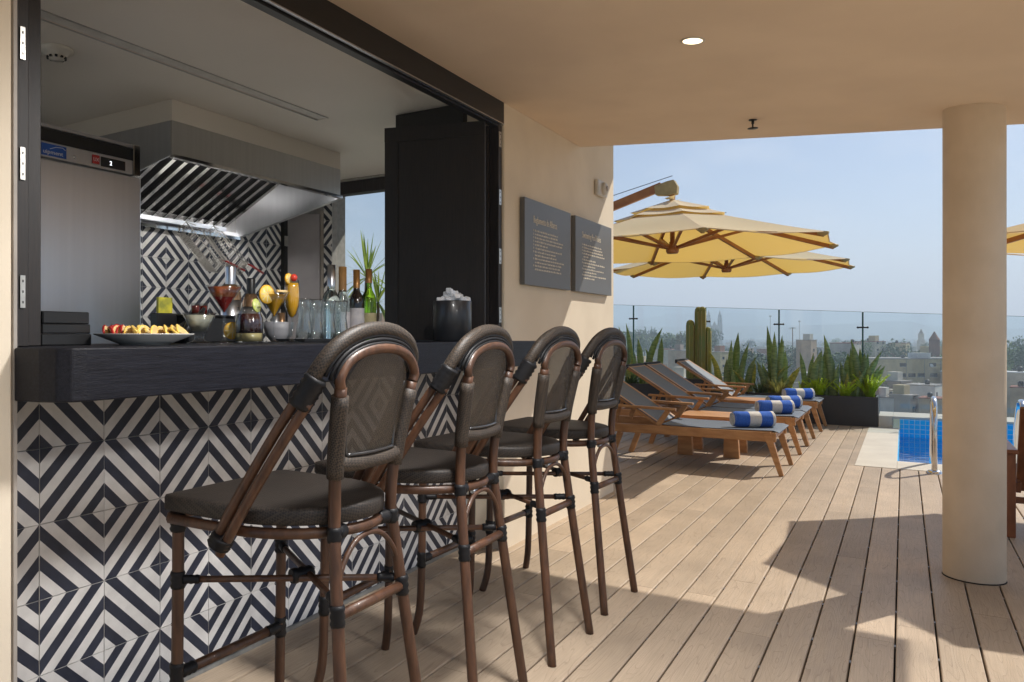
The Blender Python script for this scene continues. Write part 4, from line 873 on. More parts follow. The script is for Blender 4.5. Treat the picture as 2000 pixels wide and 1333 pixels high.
stool["label"] = "nearest cane bar stool with woven back, at the left end of the row"
dup(stool, (0.672, -0.728, 0), R(1.8), "second cane bar stool counted from the camera")
dup(stool, (1.262, -0.737, 0), R(-1.6), "third cane bar stool counted from the camera")
dup(stool, (1.856, -0.735, 0), R(-3.0), "farthest cane bar stool, standing in front of the cream pier")

# ================================================================== sun loungers, tables, towels
def make_lounger():
    t = thing("sun_lounger", "x", "sun lounger", (0, 0, 0), 0, "teak sun loungers in a row by the pool")
    Wd = .70
    for x in (.02, Wd - .02):
        MB().beam((x, .04, .312), (x, 1.78, .312), .036, .075).build("side_rail", "teak", t, bevel=.004)
        MB().beam((x, 0.0, 0), (x, .105, .345), .030, .034, up=(0, 1, 0), taper=1.7).build("leg", "teak", t, bevel=.003)
        MB().beam((x, 1.40, 0), (x, 1.30, .275), .036, .048, up=(0, 1, 0)).build("leg", "teak", t, bevel=.003)
        MB().beam((x, .82, .497), (x, 1.42, .512), .052, .022).build("armrest", "teak", t, bevel=.004)
        MB().beam((x, .975, .35), (x, .885, .488), .034, .042, up=(0, 1, 0)).build("arm_support", "teak", t, bevel=.003)
        MB().beam((x, 1.40, .35), (x, 1.36, .500), .034, .036, up=(0, 1, 0)).build("arm_support", "teak", t, bevel=.003)
        xi = .06 if x < .3 else Wd - .06
        MB().beam((xi, .965, .352), (xi, 1.645, .792), .032, .042, up=(1, 0, 0)).build("back_rail", "teak", t, bevel=.003)
        MB().beam((xi + (.03 if x < .3 else -.03), 1.38, .335), (xi + (.03 if x < .3 else -.03), 1.30, .56), .022, .028, up=(0, 1, 0)).build("back_prop", "teak", t)
    MB().beam((.04, .075, .315), (Wd - .04, .075, .315), .034, .055).build("end_rail", "teak", t, bevel=.003)
    MB().beam((.04, 1.76, .312), (Wd - .04, 1.76, .312), .034, .06).build("end_rail", "teak", t, bevel=.003)
    MB().beam((.09, 1.64, .785), (Wd - .09, 1.64, .785), .03, .03).build("back_top_rail", "teak", t)
    def sheet(name, pts, mat, th=.006):
        m = MB(); n = len(pts); nx = 6; vs = []
        for k, (y, z) in enumerate(pts):
            for i in range(nx + 1):
                u = i / nx; sag = .012 * math.sin(math.pi * u) * (1 if 0 < k < n - 1 else .3); vs.append((.03 + u * (Wd - .06), y, z - sag))
        fs = [(k * (nx + 1) + i, k * (nx + 1) + i + 1, (k + 1) * (nx + 1) + i + 1, (k + 1) * (nx + 1) + i) for k in range(n - 1) for i in range(nx)]
        o = len(vs); v2 = [(x, y, z - th) for x, y, z in vs]
        m.add(vs + v2, fs + [tuple(reversed([o + q for q in f])) for f in fs], 0, True)
        e = [[k * (nx + 1) for k in range(n)], [k * (nx + 1) + nx for k in range(n)], list(range(nx + 1)), [(n - 1) * (nx + 1) + i for i in range(nx + 1)]]
        for q in e:
            for a, b in zip(q, q[1:]): m.add([vs[a], vs[b], v2[b], v2[a]], [(0, 1, 2, 3)])
        return m.build(name, mat, t)
    sheet("seat_sling", [(.02, .352), (.06, .366), (.25, .362), (.5, .358), (.75, .358), (.955, .364)], "sling")
    sheet("back_sling", [(.975, .376), (1.1, .458), (1.3, .586), (1.5, .716), (1.648, .812)], "sling")
    MB().beam((.04, 1.655, .80), (Wd - .04, 1.655, .80), .03, .05).build("head_hem", "sling_black", t)
    return t
lg = make_lounger(); lg.location = (5.51, -1.19, 0); lg["label"] = "grey sling sun lounger nearest the bar, first of the row"
dup(lg, (6.88, -1.19, 0), 0, "second grey sling sun lounger, just past the first low side table")
dup(lg, (7.60, -1.19, 0), 0, "third grey sling sun lounger, close beside the second")
dup(lg, (9.02, -1.20, 0), 0, "farthest grey sling sun lounger, next to the long planters")
def make_table():
    t = thing("side_table", "x", "table", (0, 0, 0), 0, "low teak tables between loungers")
    for k in range(4): MB().box((k * .140, 0, .352), (k * .140 + .136, .54, .382)).build("board", "teak", t, bevel=.003)
    MB().box((.03, .03, .322), (.526, .51, .351)).build("apron", "teak", t)
    for x, y in ((.03, .01), (.03, .42), (.47, .01), (.47, .42)):
        m = MB(); m.add([(x, y - .02, 0), (x + .06, y - .02, 0), (x + .06, y + .12, 0), (x, y + .12, 0), (x, y, .3215), (x + .06, y, .3215), (x + .06, y + .11, .3215), (x, y + .11, .3215)], [(0, 3, 2, 1), (4, 5, 6, 7), (0, 1, 5, 4), (1, 2, 6, 5), (2, 3, 7, 6), (3, 0, 4, 7)]); m.build("leg", "teak", t, bevel=.003)
    return t
tb_ = make_table(); tb_.location = (6.27, -0.74, 0); tb_["label"] = "low teak side table between the first and second loungers"
dup(tb_, (8.37, -0.74, 0), 0, "low teak side table between the third and farthest loungers")
def towel(label, x, y, z, rz):
    t = thing("rolled_towel", label, "towel", (x, y, z + .068), rz, "rolled blue and white towels on the loungers")
    r = .067; Ln = .345
    bands = [(-.5, -.30, 0), (-.298, -.13, 1), (-.128, .13, 0), (.132, .36, 1), (.362, .5, 0)]
    bands = [(-.5, -.42, 0), (-.419, -.14, 1), (-.139, .14, 0), (.141, .5, 1)]
    for a, b, c in bands:
        m = MB(); n = 26; vs = []; K = 5
        for k in range(K + 1):
            f = a + (b - a) * k / K
            for i in range(n):
                q = 2 * math.pi * i / n; rr = r * (1 + .03 * math.sin(q * 3 + f * 5) - (.18 if abs(f) > .49 else 0.0)); zz = rr * math.sin(q)
                vs.append((rr * math.cos(q) * 1.04, f * Ln, max(zz, -.0675)))
        m.add(vs, [(k * n + i, k * n + (i + 1) % n, (k + 1) * n + (i + 1) % n, (k + 1) * n + i) for k in range(K) for i in range(n)], 0, True)
        m.build("band", ("towel_white", "towel_blue")[c], t)
    for s in (-1, 1):
        sp = [(r * (.10 + .80 * k / 60) * math.cos(k * .33), s * (Ln * .5 - .004), r * (.10 + .80 * k / 60) * math.sin(k * .33)) for k in range(61)]
        MB().tube(sp, .0062, 6).build("rolled_end", "towel_white", t)
        m = MB().lathe([(0.0005, 0), (r * .92, 0)], 24); m.build("end_core", "towel_white", t, loc=(0, s * (Ln * .5 - .008), 0), rot=(R(-90 * s), 0, 0))
towel("rolled blue and white towel on the lounger nearest the bar", 5.85, -0.93, .352, R(32))
towel("rolled blue and white towel on the second lounger", 7.22, -0.93, .352, R(30))
towel("rolled blue and white towel on the third lounger, partly behind another", 7.94, -0.93, .352, R(34))
towel("rolled blue and white towel on the farthest lounger by the planter", 9.33, -0.93, .352, R(32))

# ================================================================== parasols
def make_parasol():
    t = thing("parasol", "x", "parasol", (0, 0, 0), 0, "cream cantilever parasols")
    RR, ZR, AP = 1.48, 2.0, .42
    V = [(math.cos(R(22.5 + 45 * k)), math.sin(R(22.5 + 45 * k))) for k in range(8)]
    def surf(r0, r1, lift, name, mat, nr=7, sag=.024, scallop=.018):
        m = MB(); nu = 6
        for k in range(8):
            a, b = V[k], V[(k + 1) % 8]; vs = []
            for j in range(nr + 1):
                rr = r0 + (r1 - r0) * j / nr
                for i in range(nu + 1):
                    f = i / nu; px = a[0] * (1 - f) + b[0] * f; py = a[1] * (1 - f) + b[1] * f; bow = math.sin(math.pi * f)
                    rk = rr * (1 - scallop * bow * (rr / r1)); z = ZR + AP * (1 - rr / RR) ** 1.08 + lift - sag * bow * (rr / RR) + .012 * math.sin(rr * 7 + k) * bow * (rr / RR)
                    vs.append((px * rk, py * rk, z))
            m.add(vs, [(j * (nu + 1) + i, (j + 1) * (nu + 1) + i, (j + 1) * (nu + 1) + i + 1, j * (nu + 1) + i + 1) for j in range(nr) for i in range(nu)], 0, True)
        return m.build(name, mat, t)
    surf(.30, RR, 0, "canopy", "canopy_cloth")
    surf(.02, .56, .028, "vent_cap", "canopy_top", 5, .03, .06)
    surf(.02, .40, .058, "vent_cap", "canopy_top", 4, .03, .06)
    hem = MB()
    for k in range(8): hem.tube([(V[k][0] * RR * 1.0, V[k][1] * RR * 1.0, ZR - .002), ((V[k][0] * .5 + V[(k + 1) % 8][0] * .5) * RR * .982, (V[k][1] * .5 + V[(k + 1) % 8][1] * .5) * RR * .982, ZR - .026), (V[(k + 1) % 8][0] * RR, V[(k + 1) % 8][1] * RR, ZR - .002)], .005, 5)
    hem.build("hem", "canopy_top", t)
    for a, b in V:
        MB().beam((a * .05, b * .05, ZR + AP - .055), (a * (RR - .03), b * (RR - .03), ZR - .025), .026, .036).build("rib", "parasol_wood", t)
        s = MB().beam((a * .05, b * .05, ZR + .0), (a * .70, b * .70, ZR + AP * (1 - .70 / RR) - .055), .022, .026); s.build("strut", "parasol_wood", t)
        MB().lathe([(.0005, -.03), (.045, -.005), (.045, .012), (.0005, .02)], 8).build("rib_pocket", "parasol_boot", t, loc=(a * (RR - .035), b * (RR - .035), ZR - .012))
    MB().lathe([(.0005, -.055), (.05, -.055), (.06, -.035), (.06, .015), (.03, .03), (.03, .06), (.022, .06), (.022, AP + .02)], 14, (0, 0, ZR)).build("hub", "parasol_wood", t)
    MB().beam((0, 0, ZR + AP + .02), (0, 0, 2.60), .045, .045).build("mast", "parasol_wood", t)
    MB().beam((0, .10, 2.615), (0, 1.85, 2.06), .05, .085).build("arm", "parasol_wood", t, bevel=.004)
    b = MB(); q = [(-.05, 2.525), (-.055, 2.60), (-.02, 2.665), (.045, 2.655), (.165, 2.62), (.155, 2.53), (.03, 2.515)]
    b.add([(-.045, y, z) for y, z in q] + [(.045, y, z) for y, z in q], [tuple(range(7)), tuple(reversed(range(7, 14)))] + [(i, 7 + i, 7 + (i + 1) % 7, (i + 1) % 7) for i in range(7)]); b.build("arm_boot", "parasol_boot", t, bevel=.006)
    MB().tube([(0, .0, 2.71), (0, .9, 2.50), (0, 1.85, 2.25)], .004, 5).build("cord", "sling", t)
    fl_ = MB()
    for s in (-1, 1): fl_.add([(s * .03, -.02, ZR + AP + .05), (s * .14, -.06, ZR + AP + .075), (s * .15, .04, ZR + AP + .05), (s * .04, .04, ZR + AP + .055)], [(0, 1, 2, 3)])
    fl_.build("top_flap", "canopy_top", t)
    MB().beam((0, 1.85, .05), (0, 1.85, 2.35), .09, .09).build("pole", "parasol_wood", t, bevel=.006)
    MB().box((-.42, 1.43, 0), (.42, 2.27, .05)).build("base", "planter", t, bevel=.006)
    return t
ps = make_parasol(); ps.location = (6.45, -0.12, 0); ps["label"] = "large cream cantilever parasol over the nearest loungers, yellow beneath"
dup(ps, (9.20, -0.13, 0), 0, "second cream cantilever parasol, partly hidden behind the first")
dup(ps, (4.97, -3.62, 0), R(180), "cream parasol cut off by the right edge behind the column", scale=(.925, .925, .875))

# ================================================================== planters and plants
def planter(label, y0, y1, h=.372, x0=9.93, x1=10.42):
    t = thing("planter", label, "planter", (x0, y0, 0), 0, "long dark grey planters along the glass"); w, d = x1 - x0, y1 - y0
    m = MB(); m.box((0, 0, 0.0), (w, .025, h)).box((0, d - .025, 0), (w, d, h)).box((0, .0255, 0), (.025, d - .0255, h)).box((w - .025, .0255, 0), (w, d - .0255, h)); m.build("trough", "planter", t)
    MB().box((.0255, .0255, h - .10), (w - .0255, d - .0255, h - .035)).build("soil", "soil", t)
planter("long dark grey planter at the pool end, full of snake plants and ferns", -1.747, -.275)
planter("dark grey planter in the middle of the row, mostly behind the loungers", -.245, .62)
planter("dark grey planter holding the snake plants farthest to the left", .80, 1.75, .44)
t = thing("cactus_pot", "square dark grey pot holding the columnar cactus", "pot", (10.02, .24, .373)); MB().box((0, 0, 0), (.42, .42, .15)).build("tub", "planter", t, bevel=.006)
def blade(h, w, lean, curl, seed):
    m = MB(); n = 8; vs = []; r_ = random.Random(seed)
    for k in range(n + 1):
        f = k / n; ww = w * (0.75 + 0.9 * f - 1.0 * f * f) * (1 if f < .75 else max(.02, (1 - f) / .25) ** .75) * .5
        z = h * f; off = lean * f * f; tw = curl * f
        for u, dp in ((-1, .10), (0, -.22), (1, .10)):
            x = u * ww; y = dp * ww
            vs.append((x * math.sin(tw) * .5 + y * math.cos(tw), off + x * math.cos(tw), z))
    o = len(vs); vs += [(x + .006, y, z) for x, y, z in vs]
    fs = [(k * 3 + i, k * 3 + i + 1, (k + 1) * 3 + i + 1, (k + 1) * 3 + i) for k in range(n) for i in range(2)]
    m.add(vs, fs + [tuple(reversed([o + q for q in f])) for f in fs] + [(k * 3, (k + 1) * 3, o + (k + 1) * 3, o + k * 3) for k in range(n)] + [(k * 3 + 2, o + k * 3 + 2, o + (k + 1) * 3 + 2, (k + 1) * 3 + 2) for k in range(n)], 0, True)
    return m
SNAKE = {'a': ("snake plant in the leftmost planter beside the glass", [(1.52, 1.27, 1.43), (1.43, 1.32, 1.36), (1.00, 1.25, 1.16), (0.94, 1.11, 0.96), (1.25, 1.09, 1.22), (1.09, .88, 1.13), (1.33, .88, 1.30), (1.16, .95, 1.05), (1.40, 1.0, 1.42)]),
 'b': ("snake plant with one yellow leaf just right of the cactus", [(.23, .93, .10), (.02, 1.07, 0), (-.06, 1.18, -.06), (-.20, 1.04, -.14), (-.28, .85, -.22), (-.31, .81, -.28), (.04, .82, .03)]),
 'c': ("tallest snake plant of the row, its thin leaf above the others", [(-.45, 1.27, -.52), (-.55, 1.19, -.57), (-.60, 1.14, -.61), (-.65, 1.07, -.61), (-.67, .93, -.66), (-.81, .70, -.73), (-.36, .79, -.45), (-.42, .75, -.48), (-.52, .85, -.54)]),
 'd': ("broad-leaved snake plant in the left half of the pool-end planter", [(-.88, .92, -.93), (-.98, .91, -.97), (-1.06, .92, -1.02), (-1.09, .95, -1.09), (-1.17, 1.03, -1.16), (-1.20, 1.15, -1.24), (-1.25, .94, -1.24), (-1.29, .78, -1.28), (-1.0, .7, -1.02)]),
 'e': ("snake plant with outward spreading leaves at the pool end of the planter", [(-1.35, .80, -1.38), (-1.43, .91, -1.40), (-1.45, .98, -1.48), (-1.48, 1.09, -1.55), (-1.53, .98, -1.56), (-1.60, .92, -1.59), (-1.66, .91, -1.59), (-1.77, .94, -1.60), (-1.78, .75, -1.66), (-1.40, .70, -1.45)])}
for kk, (lab, lv) in SNAKE.items():
    yc = sum(q[2] for q in lv) / len(lv); zb = .372 - .05 if kk != 'a' else .40
    t = thing("snake_plant", lab, "plant", (10.16, yc, zb), 0, "snake plants in the planters")
    for i, (yt, zt_, yb) in enumerate(lv):
        h = zt_ - zb; yel = (kk == 'b' and i in (0, 5)) or (kk == 'c' and i in (5,))
        blade(h, .066 + .034 * rng.random(), (yt - yb) * 1.25 + rng.uniform(-.05, .05), rng.uniform(-.8, .8), i).build("leaf", "snake_leaf_yellow" if yel else "snake_leaf", t, loc=(rng.uniform(-.10, .10), yb - yc, 0))
    for i in range(6):
        h = rng.uniform(.22, .5); yb = rng.choice(lv)[2] + rng.uniform(-.05, .05)
        blade(h, .06, rng.uniform(-.22, .22), rng.uniform(-.8, .8), i).build("leaf", rng.choice(("snake_leaf", "snake_leaf", "snake_leaf_yellow")), t, loc=(rng.uniform(-.13, .08), yb - yc, 0))
def tuft(name, label, cat, x, y, z, n, ln, sp, mat, wid=.009, up=.6, group=None):
    t = thing(name, label, cat, (x, y, z), 0, group); m = MB()
    for k in range(n):
        a = rng.uniform(0, 6.283); l_ = ln * rng.uniform(.6, 1.1); s = sp * rng.uniform(.3, 1.0); d = Vector((math.cos(a), math.sin(a), 0)); side = Vector((-d.y, d.x, 0)); vs = []
        r0 = rng.uniform(0, .06)
        for j in range(6):
            f = j / 5; p = d * (r0 + s * f) + Vector((0, 0, l_ * (up * 2 * f - (2 * up - .75) * f * f) * .9)); w = wid * (1 - f * .9); vs += [p - side * w, p + side * w]
        m.add(vs, [(2 * j, 2 * j + 1, 2 * j + 3, 2 * j + 2) for j in range(5)], 0, True)
    struct(m.build("foliage", mat, t), "stuff"); return t
def fern(label, x, y, z, n, ln):
    t = thing("foxtail_fern", label, "fern", (x, y, z), 0, "bright foxtail ferns in the planter"); m = MB()
    for k in range(n * 2):
        a = rng.uniform(0, 6.283); sp = rng.uniform(.02, .20); l_ = ln * rng.uniform(.75, 1.25); d = Vector((math.cos(a), math.sin(a), 0))
        for j in range(30):
            f = j / 29; c = d * (.02 + sp * f ** 1.3) + Vector((0, 0, l_ * f * (1 - .2 * f)))
            for q in range(5):
                b = rng.uniform(0, 6.283); e = Vector((math.cos(b), math.sin(b), rng.uniform(.2, 1.0))).normalized() * .042 * (1.15 - .8 * f); s = e.cross(Vector((0, 0, 1))).normalized() * .0065
                m.add([c - s, c + s, c + e], [(0, 1, 2)])
    struct(m.build("foliage", "fern_leaf", t), "stuff")
fern("small bright fern at the left edge of the pool-end planter", 10.05, -.90, .335, 7, .22)
fern("bright fern between the broad snake plant leaves", 10.03, -1.10, .335, 14, .26)
fern("bright fern in front of the gap between two snake plants", 10.03, -1.385, .335, 15, .22)
fern("tallest bright fern at the pool corner of the planter", 10.06, -1.655, .335, 22, .32)
tuft("spider_plant", "straw-coloured grassy plant under the tallest snake plant", "plant", 10.06, -.64, .335, 130, .34, .26, "grass_leaf", .008)
tuft("spider_plant", "dark arching grassy plant right of the cactus", "plant", 10.08, -.38, .335, 90, .30, .22, "dark_leaf", .007)
tuft("spider_plant", "dark low plant under the leftmost snake plant", "plant", 10.05, 1.33, .40, 80, .26, .22, "dark_leaf", .008)
cc = thing("column_cactus", "columnar cactus of four ribbed green stems rising above the glass", "cactus", (10.24, .42, .52))
def cactus_col(dx, dy, r, h):
    m = MB(); n = 24; lv = 14; vs = []
    for k in range(lv + 1):
        f = k / lv; z = h * .86 * f / .4 if f < .4 else h * (.86 + .14 * math.sin((f - .4) / .6 * math.pi / 2)); g = 1.0 if z < h - r * 1.1 else max(.03, math.sqrt(max(.0, 1 - ((z - (h - r * 1.1)) / (r * 1.1)) ** 2)))
        for i in range(n): rr = r * g * (1.0 if i % 4 == 0 else (.93 if i % 4 in (1, 3) else .80)); q = 2 * math.pi * i / n; vs.append((rr * math.cos(q), rr * math.sin(q), z))
    m.add(vs, [(k * n + i, k * n + (i + 1) % n, (k + 1) * n + (i + 1) % n, (k + 1) * n + i) for k in range(lv) for i in range(n)], 0, True)
    s = m.build("stem", "cactus_skin", cc, loc=(dx, dy, 0)); w = MB()
    for i in range(0, n, 4):
        q = 2 * math.pi * i / n; w.tube([(r * 1.005 * math.cos(q), r * 1.005 * math.sin(q), z) for z in (.02, h * .5, h - r * 1.35)], .0035, 4)
    w.build("spine_line", "cactus_rib", s)
cactus_col(0, .115, .058, .845); cactus_col(.02, .005, .055, 1.03); cactus_col(-.03, -.055, .050, 1.03); cactus_col(.0, -.125, .044, .74)
dr = thing("dracaena", "dracaena with fountain of narrow leaves seen through the kitchen window", "plant", (6.5, 3.58, 0.0))
MB().lathe([(.0005, 0), (.17, 0), (.21, .38), (.19, .38), (.0005, .36)], 20).build("pot", "planter", dr); MB().tube(smooth_path([(0, 0, .36), (.02, .01, .9), (-.02, 0, 1.35), (0, 0, 1.86)], 4), .028, 8).tube(smooth_path([(0, 0, 1.0), (.05, -.12, 1.3), (.04, -.14, 1.55)], 4), .02, 8).build("trunk", "bark", dr)
for (cx_, cy_, cz_, n, ln) in ((0, 0, 1.86, 34, .62), (.04, -.14, 1.55, 22, .48)):
    m = MB()
    for k in range(n):
        a = 2.4 * k; el = R(88 - 120 * k / n); l_ = ln * rng.uniform(.8, 1.1); d = Vector((math.cos(a), math.sin(a), 0)); side = Vector((-d.y, d.x, 0)); vs = []
        for j in range(7):
            f = j / 6; p = Vector((cx_, cy_, cz_)) + d * (l_ * f * math.cos(el)) + Vector((0, 0, l_ * f * math.sin(el) - .38 * l_ * f * f * math.cos(el))); w = .016 * math.sin(math.pi * min(1, .15 + f * .85)) + .001; vs += [p - side * w, p + side * w]
        m.add(vs, [(2 * j, 2 * j + 1, 2 * j + 3, 2 * j + 2) for j in range(6)], 0, True)
    m.build("leaf_crown", "palm_leaf", dr)

# ================================================================== glass balustrade
gb = thing("glass_balustrade", "frameless glass balustrade along the edge of the terrace", "balustrade", (10.6, 0, 0))
ztop = lambda y: 1.508 + .0502 * (y + .0) + .02
ys = [-5.75, -4.70, -3.66, -2.61, -1.56, -.565, .40, 1.445, 2.49, 3.53]
for a, b in zip(ys, ys[1:]):
    m = MB(); q = [(a + .012, -.3), (b - .012, -.3), (b - .012, ztop(b)), (a + .012, ztop(a))]
    m.add([(-.006, y, z) for y, z in q] + [(.006, y, z) for y, z in q], [(3, 2, 1, 0), (4, 5, 6, 7), (0, 1, 5, 4), (2, 3, 7, 6), (1, 2, 6, 5), (3, 0, 4, 7)]); pn = m.build("pane", "rail_glass", gb)
    MB().beam((0, a + .012, ztop(a) + .002), (0, b - .012, ztop(b) + .002), .012, .004).build("top_edge", "glass_edge", pn)
for y in ys:
    MB().box((-.008, y - .010, -.3), (.008, y + .010, ztop(y))).build("joint", "glass_edge", gb)
    MB().tube([(-.014, y - .055, ztop(y) - .205), (-.014, y + .055, ztop(y) - .205)], .011, 8).ball((-.014, y - .055, ztop(y) - .205), .015, 8).ball((-.014, y + .055, ztop(y) - .205), .015, 8).build("clamp", "black_plastic", gb)

# ================================================================== pool
struct(MB().box((6.94, -7.5, -1.4), (9.96, -1.96, -1.3)).box((6.55, -7.5, -1.3), (6.948, -1.97, -.012)).box((6.55, -1.969, -1.3), (9.93, -1.663, -.012)).box((9.93, -7.5, -1.3), (10.9, -1.972, .118)).build("pool_basin", "pool_tile"))
struct(MB().box((6.478, -7.5, -.011), (6.958, -1.962, .003)).box((6.478, -1.961, -.011), (9.915, -1.652, .003)).build("pool_coping", "coping", bevel=.002))
struct(MB().box((9.928, -7.5, .119), (10.59, -1.90, .146)).box((9.925, -1.899, -.01), (10.59, -1.752, .146)).build("pool_ledge", "coping", bevel=.003))
struct(MB().add([(6.95, -7.5, -.10), (9.929, -7.5, -.10), (9.929, -1.971, -.10), (6.95, -1.971, -.10)], [(0, 1, 2, 3)]).build("pool_water", "pool_water"))
def handrail(label, y):
    t = thing("pool_handrail", label, "handrail", (6.39, y, 0), 0, "chrome handrails of the pool ladder")
    MB().tube(smooth_path([(0, 0, 0), (0, 0, .18), (.01, 0, .42), (.07, 0, .56), (.20, 0, .605), (.36, 0, .56), (.50, 0, .40), (.60, 0, .12), (.64, 0, -.25), (.645, 0, -.6)], 6), .0215, 14).build("rail", "chrome", t)
    MB().lathe([(.0225, .03), (.045, .024), (.058, .006), (.058, 0)], 24).build("flange", "chrome", t)
handrail("chrome pool handrail left of the column, its shadow on the deck", -2.222); handrail("chrome pool handrail just right of the column", -2.80)

# ================================================================== wooden armchair at the right edge
ch = thing("armchair", "wooden armchair with dark sling back cut off by the right edge", "chair", (4.15, -2.515, 0))
for y in (0, -.60):
    MB().beam((0, y, 0), (0, y, .475), .045, .04).build("leg", "teak_dark", ch, bevel=.004); MB().beam((.60, y, 0), (.56, y, .475), .045, .04).build("leg", "teak_dark", ch, bevel=.004)
    MB().beam((-.05, y, .487), (.64, y, .487), .06, .024).build("armrest", "teak_dark", ch, bevel=.005); MB().beam((.02, y + (-.035 if y == 0 else .035), .28), (.58, y + (-.035 if y == 0 else .035), .33), .024, .06).build("seat_rail", "teak_dark", ch, bevel=.003)
    yy = -.055 if y == 0 else -.545; MB().beam((.14, yy, .25), (-.075, yy, .74), .030, .045, up=(0, 1, 0)).build("back_stile", "teak_dark", ch, bevel=.004)
MB().beam((-.045, -.075, .66), (-.045, -.525, .66), .025, .05).build("back_rail", "teak_dark", ch); MB().beam((.10, -.075, .345), (.10, -.525, .345), .025, .05).build("back_rail", "teak_dark", ch)
MB().beam((.02, -.02, .21), (.02, -.58, .21), .02, .035).build("cross_rail", "teak_dark", ch)
m = MB(); m.add([(.115, -.078, .36), (.115, -.522, .36), (-.055, -.522, .75), (-.055, -.078, .75), (.125, -.078, .36), (.125, -.522, .36), (-.045, -.522, .755), (-.045, -.078, .755)], [(0, 1, 2, 3), (7, 6, 5, 4), (0, 4, 5, 1), (1, 5, 6, 2), (2, 6, 7, 3), (3, 7, 4, 0)]); m.build("back_sling", "sling", ch)
MB().beam((-.062, -.06, .755), (-.062, -.54, .755), .05, .075).build("headrest", "sling_black", ch, bevel=.012); MB().box((.10, -.565, .325), (.58, -.035, .345)).build("seat_sling", "sling_black", ch)

# ================================================================== the town below the terrace
GZ = -19.0
VD = Vector((0.8313, 0.5557, 0)); VR = Vector((0.5557, -0.8313, 0))
def far(px, Z, z=GZ):
    """ground position of something seen px across the frame at depth Z"""
    p = CAM + VD * Z + VR * (Z * (px - 750) / 1518); return Vector((p.x, p.y, z))
def fz(py, Z): return CAM.z - (py - 655) * Z / 1518
VIEW = math.atan2(VD.y, VD.x)
struct(MB().add([(-400, -6000, GZ), (9000, -6000, GZ), (9000, 8000, GZ), (-400, 8000, GZ)], [(0, 1, 2, 3)]).build("town_ground", "far_ground"))
# hills: two ridges, real heights at real distance
def ridge(name, Z, prof, depth):
    m = MB(); N = 90; vs = []
    for r_ in range(4):
        for i in range(N + 1):
            px = -300 + 3600 * i / N
            zt = 0
            for (p0, y0), (p1, y1) in zip(prof, prof[1:]):
                if p0 <= px <= p1: f = (px - p0) / (p1 - p0); f = f * f * (3 - 2 * f); zt = y0 + (y1 - y0) * f
            hz = (zt / 1518 * Z + 20) * (0.0, .62, 1.0, 0.0)[r_]; hz *= 1 + .05 * math.sin(px * .021 + r_) + .03 * math.sin(px * .06)
            p = far(px, Z + depth * r_ / 3); vs.append((p.x, p.y, GZ - 2 + hz))
    m.add(vs, [(r_ * (N + 1) + i, r_ * (N + 1) + i + 1, (r_ + 1) * (N + 1) + i + 1, (r_ + 1) * (N + 1) + i) for r_ in range(3) for i in range(N)], 0, True)
    struct(m.build(name, "hill"))
ridge("hills", 4300, [(-300, 18), (300, 30), (900, 20), (1200, 26), (1330, 54), (1430, 52), (1560, 24), (1700, 22), (2100, 18), (3300, 26)], 1200)
ridge("hills", 3000, [(-300, 8), (500, 16), (1150, 22), (1500, 20), (1700, 30), (1760, 32), (1850, 14), (2000, 16), (3300, 20)], 700)
# houses
WN = MB().box((-.6, -.06, -.6), (.6, .02, .6)).mesh("window", "pane_dark")
COL = ["white", "ochre", "tan", "grey", "bright white", "brick red", "pale stone", "brown"]
def WHERE(px):
    for lim, w in ((800, "seen through the kitchen window"), (1262, "at the far left of the view"), (1345, "left of the cactus"), (1440, "just right of the cactus"), (1522, "left of the second glass clamp"), (1600, "right of the second glass clamp"), (1685, "left of the third glass clamp"), (1765, "right of the third glass clamp"), (1850, "beyond the pool")):
        if px < lim: return w
    return "right of the column"
def NEAR(Z): return "nearest" if Z < 200 else "near" if Z < 260 else "middle-distance" if Z < 360 else "distant" if Z < 600 else "far hazy"
def house(px, Z, w, d, h, c, rz, lab=None, win=True, roof=None, tank=False, grp="houses of the town below the terrace"):
    p = far(px, Z); st = max(1, round(h / 3.1)); nm = ("one", "two", "three", "four", "five", "six", "seven")[min(st, 7) - 1]
    rf_m = roof or rng.choice(("house_roof", "house_roof", "roof_white", "roof_red"))
    lab = lab or "%s %s-storey %s house with %s roof %s" % (NEAR(Z), nm, COL[c], {"house_roof": "grey", "roof_white": "white", "roof_red": "red"}[rf_m], WHERE(px))
    t = thing("house", lab, "house", p, rz, grp)
    MB().box((-d / 2, -w / 2, 0), (d / 2, w / 2, h)).build("wall", HOUSE[c], t)
    rf = MB(); rf.box((-d / 2 - .12, -w / 2 - .12, h + .002), (d / 2 + .12, w / 2 + .12, h + .25))
    rf.build("roof", rf_m, t)
    if tank:
        MB().lathe([(.0005, 0), (.55, 0), (.6, .9), (.3, 1.2), (.0005, 1.25)], 10).build("water_tank", "tank_black", t, loc=(rng.uniform(-d * .3, d * .3), rng.uniform(-w * .3, w * .3), h + .26))
        if rng.random() < .6: MB().box((-1.3, -1.5, 0), (1.3, 1.5, 2.3)).build("roof_hut", HOUSE[rng.randrange(8)], t, loc=(rng.uniform(-d * .2, d * .2), rng.uniform(-w * .25, w * .25), h + .26))
    if win:
        nb = max(1, int(w / 3.6))
        for s in range(st):
            for b in range(nb):
                if b < 2 and rng.random() < .7: obj("window", WN, t, (-d / 2 + (b + .5) * d / min(nb, 2), -w / 2 - .02, s * 3.1 + 1.7), (0, 0, 0), (rng.uniform(.6, 1.0), 1, rng.uniform(.8, 1.1)))
                if rng.random() < .8: obj("window", WN, t, (-d / 2 - .02, -w / 2 + (b + .5) * w / nb, s * 3.1 + 1.7), (0, 0, R(-90)), (rng.uniform(.8, 1.3), 1, rng.uniform(.8, 1.1)))
    return t
placed = []
